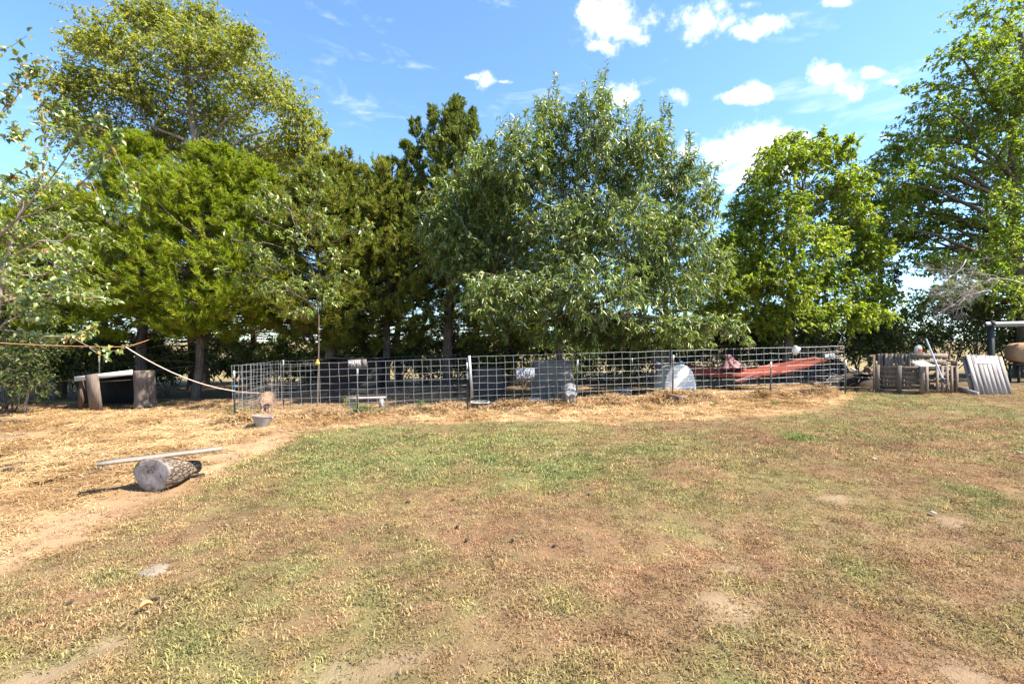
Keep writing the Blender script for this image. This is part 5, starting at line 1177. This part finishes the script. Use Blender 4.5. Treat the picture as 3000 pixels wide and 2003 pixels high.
def stick(pl, r_, label, mat='bark'):
    pts = np.array([gp(*q_) for q_ in pl]); pts[:, 2] = gsurf(pts[:, 0], pts[:, 1]) + r_ * 1.2; K = 12; tt = np.linspace(0, len(pts) - 1, K); cv = np.stack([np.interp(tt, np.arange(len(pts)), pts[:, k]) for k in range(3)], -1); cv[1:-1] += RS.normal(0, .008, (K - 2, 3)) * np.array([1, 1, .6])
    mb = MB(); mb.tubes(cv, np.linspace(r_, r_ * .5, K), 6); return tag(mb.build('fallen_stick', M[mat], None, True, origin=cv[5]), label, 'stick', 'fallen sticks in the straw')
stick([(360, 1365), (290, 1385), (230, 1398), (105, 1405)], .017, 'long dark stick on the straw left of the log')
stick([(240, 1398), (120, 1404), (20, 1412)], .009, 'thin pale stick beside the long dark stick', 'deadwood')
stick([(0, 1388), (24, 1384)], .02, 'stub of dark stick at the frame edge'); stick([(640, 1262), (605, 1258)], .007, 'small dark twig on straw in front of the pen corner'); stick([(660, 1248), (700, 1237)], .009, 'short twig beside the corner post')

# ------------------------------------------------------------------ ropes
def rope(name, P, sag, r_, mat, label):
    P0, P1 = np.asarray(P[0]), np.asarray(P[1]); t_ = np.linspace(0, 1, 24)[:, None]; cv = P0 * (1 - t_) + P1 * t_; cv[:, 2] -= (4 * t_ * (1 - t_))[:, 0] * sag
    mb = MB(); mb.tubes(cv, np.full(24, r_), 6); return tag(mb.build(name, M[mat], None, True, origin=cv[12]), label, 'rope', 'ropes strung above the straw yard')
N0 = at(368, 1016, 8.6)
rope('orange_line', (at(-120, 996, 8.3), N0), .03, .0065, 'rope_orange', 'thin orange line stretched level from the frame edge across the near branches')
rope('orange_line', (N0, at(452, 988, 14.0)), .02, .0065, 'rope_orange', 'thin orange line running up into the cedar from the knot')
rope('tie_rope', (N0, at(688, 1145, 9.78)), .14, .010, 'rope', 'pale rope sloping down to the pen corner post')
rope('tie_rope', (at(688, 1146, 9.78), at(760, 1150, 11.0)), .01, .007, 'rope', 'short pale rope end running behind the corner netting')

# ------------------------------------------------------------------ low shelter at the side
b = gp(272, 1203); d_ = b[1]; b = onground(330, d_); rt = root('board_shelter', b, 'low makeshift shelter with white plank across its front, under the cedars', 'shelter')
mb = MB(); mb.beam(at(219, 1110, d_ - .05), at(388, 1090, d_ + .1), .035, .125, nseg=2); mb.build('white_plank', M['white'], rt)
mb = MB(); mb.beam(at(283, 1204, d_ - .12), at(268, 1096, d_ - .12), .33, .03, (0, 1, 0)); mb.build('front_board', M['greywood'], rt)
mb = MB(); mb.beam(at(238, 1196, d_ + .05), at(240, 1112, d_ + .05), .09, .09, (0, 1, 0)); mb.build('post', M['brownboard'], rt)
sb = at(414, 1188, d_ + .15); rows = []
for k, (f_, r_) in enumerate([(0, .27), (.06, .25), (.2, .235), (.5, .225), (.8, .23), (.97, .23), (1.0, .215), (1.0, .01)]):
    an_ = np.arange(29) / 28 * 2 * math.pi; rr_ = r_ * (1 + .10 * np.sin(an_ * 3 + .6) + .05 * np.sin(an_ * 8 + k * .3) + (.25 * np.maximum(0, np.sin(an_ * 4)) if k == 0 else 0)); rows.append(np.stack([sb[0] - .05 * f_ + rr_ * np.cos(an_), sb[1] + .15 + rr_ * np.sin(an_), np.full(29, sb[2] - .03 + f_ * .98)], -1))
mb = MB(); mb.grid(np.stack(rows)); mb.build('stump', M['bark'], rt, True)
mb = MB(); zt = at(0, 1098, d_)[2]; mb.beam(at(235, 1112, d_ + .7), at(430, 1094, d_ + .75), 1.35, .03); mb.build('roof_sheet', M['brownboard'], rt)
mb = MB(); c_ = at(330, 1150, d_ + 1.3); mb.box((c_[0], c_[1], (b[2] + zt) / 2), (1.7, .03, zt - b[2] - .05)); mb.build('back_wall', M['blackboard'], rt)
mb = MB(); mb.beam(at(296, 1118, d_ + .1), at(385, 1112, d_ + .15), .05, .02); mb.build('rail', M['galv_dull'], rt)

# ------------------------------------------------------------------ pallets
def pallet(name, loc, yaw, wd, ht, nsl, label, vert=True, front=True, back=None, tilt=0.0, roll=0.0, mat='greywood', gapf=.72, mask=None, dep=.12, widths=None):
    """stood on edge: local x across, z up, y depth (0 = front face)"""
    Mx = Matrix.Rotation(yaw, 4, 'Z') @ Matrix.Rotation(tilt, 4, 'X') @ Matrix.Rotation(roll, 4, 'Y')
    rt = root(name, loc, label, 'pallet', 'wooden pallets', rot=Mx.to_euler())
    st = .022
    def slats(n_, y_):
        for k in range(n_):
            if mask and k in mask: continue
            if vert:
                sw = wd / n_; mb = MB(); mb.beam((-wd / 2 + sw * (k + .5) + RS.uniform(-.006, .006), y_, RS.uniform(-.01, .012)), (-wd / 2 + sw * (k + .5) + RS.uniform(-.012, .012), y_ + RS.uniform(-.003, .003), ht + RS.uniform(-.012, .01)), sw * gapf * RS.uniform(.93, 1.06), st * .8, (0, 1, 0), nseg=2, jit=.002)
            else:
                sh = ht / n_; z_ = sh * (k + .5) + RS.uniform(-.008, .008); mb = MB(); mb.beam((-wd / 2, y_, z_), (wd / 2, y_ + RS.uniform(-.003, .003), z_ + RS.uniform(-.01, .01)), st * .8, sh * gapf * RS.uniform(.93, 1.06), nseg=2, jit=.002)
            mb.build('slat', M[mat], rt)
    slats(nsl, st * .5) if front else None
    slats(back, dep) if back else None
    for k in range(3):
        f_ = (k / 2.0) * .94 + .03; mb = MB(); yy0 = st if front else 0
        if vert: mb.beam((-wd / 2, (dep + yy0) / 2, ht * f_), (wd / 2, (dep + yy0) / 2, ht * f_), dep - yy0 - .012, .04)
        else: mb.beam((-wd / 2 + wd * f_, (dep + yy0) / 2, 0), (-wd / 2 + wd * f_, (dep + yy0) / 2, ht), dep - yy0 - .012, .05 if front else .085, (0, 1, 0)) if False else mb.beam((-wd / 2 + wd * f_, (dep + yy0) / 2, 0), (-wd / 2 + wd * f_, (dep + yy0) / 2, ht), .05 if front else .10, dep - yy0 - .012, (0, 1, 0))
        mb.build('stringer', M[mat], rt)
    return rt
dF = 11.55
def gl(px_i, d_): q_ = onground(px_i, d_); q_[2] -= .01; return q_
hF = .71
def pallet2(x0, d0, x1, d1, ht, nsl, label, **kw):
    p0 = onground(x0, d0); p1 = onground(x1, d1); c_ = (p0 + p1) / 2; c_[2] = min(p0[2], p1[2]) - .01
    return pallet('pallet', c_, math.atan2(p1[1] - p0[1], p1[0] - p0[0]), float(np.linalg.norm((p1 - p0)[:2])), ht, nsl, label, **kw)
pallet2(2566, 12.0, 2706, 11.38, .73, 5, 'pallet forming the front of the pen, broad stringers outward and slats behind', vert=False, front=False, back=6, gapf=.62)
pallet2(2570, 13.0, 2670, 12.62, 1.0, 10, 'taller pallet at the back of the pen with ten upright slats', vert=True, front=True, gapf=.80)
pallet2(2671, 12.6, 2778, 12.7, 1.03, 6, 'back pallet with level slats and a jug on top', vert=False, front=True, gapf=.78)
pallet2(2710, 11.42, 2812, 11.62, .72, 7, 'front pallet with spaced upright slats behind the garden fork', vert=True, front=True, gapf=.52, mask=(1,))
pallet2(2560, 12.1, 2564, 12.95, .98, 6, 'pallet forming the shaded end wall of the pen', vert=True, front=True, gapf=.7)
pallet2(2806, 11.75, 2788, 12.6, .84, 6, 'pallet forming the far end wall of the pen near the leaning pallet', vert=True, front=True, gapf=.6)
# leaning pallet
pl_ = pallet('leaning_pallet', gl(2914, dF - .15) + np.array([.0, 0, .0]), R(1), .93, 1.02, 8, 'pale pallet leaning against the end of the pallet pen with grey painted band', vert=True, front=True, tilt=R(-17), roll=R(3), mat='palewood', gapf=.95, dep=.14, back=4)
mb = MB(); mb.addv([(-.30, -.0045, .80), (.16, -.0045, .80), (.16, -.0045, .95), (-.30, -.0045, .95)], [(0, 1, 2, 3)]); mb.build('grey_stencil', flat('worn_paint', (.40, .41, .43), .8, 0, .25, 30), pl_)
c0 = gp(2806, 1150); c1 = gp(2864, 1158); c0[2] += .10; c1[2] += .03
mb = MB(); mb.beam(c0, c1, .05, .10, nseg=2, jit=.003); tag(mb.build('loose_plank', M['palewood'], None, origin=c0), 'short plank on the ground in front of the leaning pallet', 'plank')
mb = MB(); zt = hF + float(gz(9.75, dF)); c0 = at(2762, 1066, dF + .3); c1 = at(2818, 1064, dF + .7); mb.beam(c0, c1, .10, .022); tag(mb.build('loose_plank', M['palewood'], None, origin=c0), 'plank laid level across the pallet pen beside the fork', 'plank')
c0 = at(2686, 1062, dF + .5); mb = MB(); mb.beam(at(2685, 1068, dF + .3), at(2720, 1064, dF + .45), .3, .02, (0, -.5, 1)); tag(mb.build('white_sheet', M['whiteplastic'], None, origin=c0), 'white sheet of plastic lying inside the pallet pen', 'sheet')
mb = MB(); mb.box(at(2674, 1061, dF + 1.0), (.03, .02, .13)); mb.box(at(2674, 1054, dF + 1.0), (.036, .024, .012)); tag(mb.build('white_marker', M['white'], None, origin=(0, 0, 0)), 'small white upright marker inside the pallet pen', 'marker')
jl = at(2690, 1034, 12.70); jl[2] = float(min(onground(2671, 12.6)[2], onground(2778, 12.7)[2])) + 1.01; jug('plastic_jug', jl, .22, 'white plastic jug with orange label standing on the back pallet', (0, 0, R(8)))

# garden fork
f0 = at(2713, 992, dF - .12); f1 = at(2765, 1118, dF - .40); rt = root('garden_fork', gp(2778, 1157), 'garden fork with pale metal handle leaning on the pallet pen', 'fork')
mb = MB(); mb.tubes(np.stack([f0 + (f1 - f0) * s_ for s_ in (0, .3, .6, .93)]), np.array([.016, .018, .019, .018]), 10); mb.build('handle', M['steel'], rt, True)
mb = MB(); mb.tubes(np.stack([f0 + (f1 - f0) * s_ for s_ in (.92, 1.0, 1.06)]), np.array([.021, .019, .013]), 8); head_ = mb.build('socket', M['post'], rt, True)
neck = f0 + (f1 - f0) * 1.06; bot = gp(2778, 1158)
for k in range(5):
    s_ = (k - 2) / 2.0; p0_ = neck; sh = neck + np.array([s_ * .09, -.02, -.02]); md_ = (sh + bot) / 2 + np.array([s_ * .11 - bot[0] * 0, -.05, .03]); md_[0] = sh[0] + .01 + s_ * .02; e_ = bot + np.array([s_ * .10, .02, .01])
    mb = MB(); cvs = np.concatenate([np.stack([p0_, (p0_ + sh) / 2 + np.array([0, 0, .012])]), bez(sh[None], md_[None], e_[None], 6)[0]]); mb.tubes(cvs, np.linspace(.008, .0045, len(cvs)), 6); mb.build('tine', M['post'], head_, True)

# ------------------------------------------------------------------ things at the far side
d_ = 13.2
b = onground(2903, d_); rt = root('beam_stand', b, 'dark upright post carrying a long pale metal beam at the frame edge', 'frame')
mb = MB(); mb.beam(b - np.array([0, 0, .05]), at(2903, 940, d_), .11, .11, (0, 1, 0)); mb.build('upright', M['post'], rt)
mb = MB(); p1 = onground(3320, d_); mb.beam(p1 - np.array([0, 0, .05]), at(3320, 940, d_), .11, .11, (0, 1, 0)); mb.build('upright', M['post'], rt)
mb = MB(); mb.tubes(np.array([at(2886, 949, d_ - .08), at(3340, 938, d_ - .08)]), np.full(2, .05), 10); mb.build('beam', M['galv'], rt, True)
mb = MB(); mb.tubes(np.array([at(2908, 955, d_ - .08), at(3340, 946, d_ - .08)]), np.full(2, .03), 8); mb.build('lower_rail', M['galv_dull'], rt, True)
mb = MB(); mb.box(at(2906, 947, d_ - .08), (.09, .13, .12)); mb.build('bracket', M['post'], rt)
d_ = 14.0; b = onground(3040, d_); rt = root('hay_bale_stand', b, 'tan rounded bale on a dark stand below the metal beam', 'bale')
c_ = at(3058, 1034, d_); mb = MB(); n_ = 40
def sup(sx, sz, y_, pw=4): an = np.arange(n_ + 1) / n_ * 2 * math.pi; cc, ss = np.cos(an), np.sin(an); r_ = (np.abs(cc) ** pw + np.abs(ss) ** pw) ** (-1 / pw); return np.stack([c_[0] + sx * r_ * cc, np.full(n_ + 1, y_), c_[2] + sz * r_ * ss], -1)
hx = 85 / F * d_; hz_ = 31 / F * d_
mb.grid(np.stack([sup(.01, .01, d_ - .02), sup(hx * .9, hz_ * .9, d_ - .02), sup(hx, hz_, d_ + .03), sup(hx, hz_, d_ + .3), sup(hx * .9, hz_ * .9, d_ + .35), sup(.01, .01, d_ + .35)])); mb.build('bale', M['hay'], rt, True)
for (sx, sy) in ((-1, .05), (1, .05), (-1, .3), (1, .3)):
    mb = MB(); x_ = c_[0] + sx * hx * .8; mb.beam((x_, d_ + sy, float(gz(x_, d_ + sy)) - .03), (x_, d_ + sy, c_[2] - hz_ - .01), .05, .05, (0, 1, 0)); mb.build('leg', M['post'], rt)
mb = MB(); mb.box((c_[0], d_ + .17, c_[2] - hz_ - .03), (hx * 1.9, .36, .04)); mb.build('shelf', M['post'], rt)
# scrap boards beside the pens
SG = 'scrap boards heaped beside the pens'
for k, (x0, y0, x1, y1, dd, mt, lb) in enumerate([(2482, 1103, 2560, 1108, 13.0, 'palewood', 'long pale scrap board at the front of the heap'), (2490, 1090, 2556, 1100, 13.5, 'greywood', 'grey scrap board crossing behind the pale one in the heap'), (2538, 1076, 2556, 1098, 13.4, 'greywood', 'scrap board propped steeply at the heap end by the pallet pen'), (2505, 1098, 2560, 1092, 13.7, 'greywood', 'thin scrap lath on top of the heap'), (2475, 1086, 2520, 1096, 14.2, 'brownboard', 'dark scrap board at the back of the heap')]):
    mb = MB(); p0 = at(x0, y0, dd); p1 = at(x1, y1, dd + .2); mb.beam(p0, p1, .13, .03, nseg=3, jit=.006); tag(mb.build('scrap_board', M[mt], None, origin=(p0 + p1) / 2), lb, 'board', SG)
mb = MB(); c_ = at(2497, 1082, 13.6); mb.addv([c_ + np.array([-.11, 0, .03]), c_ + np.array([.08, .05, .035]), c_ + np.array([.13, .0, -.02]), c_ + np.array([0, -.06, -.04]), c_ + np.array([.0, .02, .02])], None, [(0, 1, 4), (1, 2, 4), (2, 3, 4), (3, 0, 4), (0, 3, 1), (1, 3, 2)]); tag(mb.build('tin_scrap', M['galv'], None, origin=c_), 'bent pale blue tin scrap lying on the board heap', 'scrap')
# heap of brush under the boards
c_ = onground(2515, 14.0); mb = MB(); rows = []
for k, (r_, z_) in enumerate([(.95, -.03), (.85, .12), (.6, .26), (.3, .34), (.02, .36)]):
    an = np.arange(25) / 24 * 2 * math.pi; rr_ = r_ * (1 + .14 * np.sin(an * 3 + k) + .08 * np.sin(an * 7)); rr_[-1] = rr_[0]; rows.append(np.stack([c_[0] + rr_ * np.cos(an), c_[1] + rr_ * .6 * np.sin(an), c_[2] + z_ + .02 * np.sin(an * 5)], -1))
mb.grid(np.stack(rows)); rt = root('brush_heap', c_, 'dark heap of brush and old boards right of the pen corner', 'heap'); mb.build('mound', M['dirt'], rt, True)
mb = MB(); n_ = 70; s_ = c_ + np.stack([RS.uniform(-.8, .8, n_), RS.uniform(-.5, .3, n_), RS.uniform(.0, .28, n_)], -1); e = s_ + rdir(n_) * np.array([1, .6, .35]) * RS.uniform(.2, .7, (n_, 1)); mb.tubes(bez(s_, (s_ + e) / 2 + np.array([0, 0, .05]), e, 4), np.array([[.012, .010, .008, .004]]).repeat(n_, 0), 4); mb.build('twigs', M['deadwood'], rt, True)
# black tarp behind the hammock pen
d_ = 17.4; c_ = onground(2365, d_); mb = MB(); rows = []
for k, (r_, z_) in enumerate([(1.25, -.05), (1.2, .25), (1.1, .5), (.9, .68), (.5, .75), (.02, .77)]):
    an = np.arange(41) / 40 * 2 * math.pi; rr_ = r_ * (np.abs(np.cos(an)) ** 4 + np.abs(np.sin(an)) ** 4) ** -.25 * (1 + .05 * np.sin(an * 9 + k) + .04 * np.sin(an * 17)); rr_[-1] = rr_[0]; rows.append(np.stack([c_[0] + rr_ * np.cos(an), c_[1] + .6 * rr_ * np.sin(an), c_[2] + z_ + .03 * np.sin(an * 4 + k)], -1))
mb.grid(np.stack(rows)); tag(mb.build('tarp_heap', M['tarp'], None, True, origin=c_), 'black tarp covered heap in shade behind the hammock pen', 'tarp')

# ------------------------------------------------------------------ small things on the ground
def lump(r_, seed, flat_=.5, n=14):
    rs_ = np.random.RandomState(seed); mb = MB(); rows = []
    for k, (rr0, z_) in enumerate([(.01, 0), (.85, .0), (1.0, .3), (.8, .75), (.35, 1.0), (.01, 1.02)]):
        an = np.arange(n + 1) / n * 2 * math.pi; rr_ = r_ * rr0 * (1 + .25 * np.sin(an * 2 + seed) + .18 * np.sin(an * 3 + seed * 2)); rr_[-1] = rr_[0]; rows.append(np.stack([rr_ * np.cos(an), rr_ * .7 * np.sin(an), np.full(n + 1, z_ * r_ * flat_)], -1))
    mb.grid(np.stack(rows)); return mb.mesh('lump', smooth=True)
dm = [lump(.028, s_, .8) for s_ in (1, 2, 3)]
for m_ in dm: m_.materials.append(M['dirt'])
for k, (px_i, py_i) in enumerate([(1368, 1588), (1328, 1465), (1398, 1460), (1195, 1476), (1222, 1582), (858, 1587), (1725, 1452), (1662, 1457), (1723, 1420), (1340, 1546), (1502, 1590), (1085, 1623), (1078, 1388), (1580, 1352), (1076, 1360), (2060, 1446), (1625, 1600), (204, 1776), (455, 1760)]):
    p = gp(px_i, py_i); o = bpy.data.objects.new('dropping', dm[k % 3]); COL.objects.link(o); o.location = (p[0], p[1], float(gsurf(p[0], p[1])) + .012); o.rotation_euler = (0, 0, RS.rand() * 6); o.scale = [RS.uniform(.45, .8)] * 3
    tag(o, 'small dark dropping lying in the short grass', 'dropping', 'dark droppings on the lawn')
wm = []
for s_ in range(3):
    mb = MB(); n_ = 7; an = np.arange(n_) / n_ * 6.283; rr_ = .04 * RS.uniform(.5, 1.3, n_); top = np.stack([rr_ * np.cos(an) * 1.5, rr_ * np.sin(an), .012 + RS.uniform(0, .018, n_)], -1); v = np.concatenate([[[0, 0, .03]], top, top - np.array([0, 0, .01])]); tr = [(0, 1 + k, 1 + (k + 1) % n_) for k in range(n_)]; qd = [(1 + k, 1 + n_ + k, 1 + n_ + (k + 1) % n_, 1 + (k + 1) % n_) for k in range(n_)]
    mb.addv(v, qd, tr); m_ = mb.mesh('scrap_piece'); m_.materials.append(M['scrap']); wm.append(m_)
for k, (px_i, py_i) in enumerate([(1328, 1335), (130, 1346), (2626, 1408), (2560, 1350), (2990, 1331), (2735, 1509)]):
    p = gp(px_i, py_i); o = bpy.data.objects.new('paper_scrap', wm[k % 3]); COL.objects.link(o); o.location = (p[0], p[1], float(gsurf(p[0], p[1])) + .02); o.rotation_euler = (RS.uniform(-.3, .3), RS.uniform(-.3, .3), RS.rand() * 6); o.scale = [RS.uniform(.35, .6)] * 3
    tag(o, 'small white scrap lying in the grass', 'scrap', 'pale scraps on the lawn')
p = gp(448, 1670); me_ = lump(.13, 5, .28); me_.materials.append(M['stone']); o = bpy.data.objects.new('flat_stone', me_); COL.objects.link(o); o.location = (p[0], p[1], float(gsurf(p[0], p[1])) - .015); o.rotation_euler = (0, 0, .3); tag(o, 'flat pale stone half sunk in the lawn below the log', 'stone')
p = gp(428, 1795); mb = MB(); P = np.array([[[.065 * (u_ - .5), .04 * (v_ - .5) * math.sin(math.pi * min(.97, u_ + .08)), .02 + .05 * abs(v_ - .5) + .02 * math.sin(u_ * 3)] for v_ in np.linspace(0, 1, 5)] for u_ in np.linspace(0, 1, 9)]); mb.grid(P); mb.build('fallen_leaf', M['rope_orange'], None, True); o = bpy.data.objects['fallen_leaf']; o.location = (p[0], p[1], float(gsurf(p[0], p[1])) + .01); o.rotation_euler = (0, 0, .9); o.modifiers.new('thick', 'SOLIDIFY').thickness = .001
tag(o, 'curled orange dead leaf on the grass', 'leaf')

for o in bpy.data.objects:
    for k in ('_org', '_frame'):
        if k in o: del o[k]
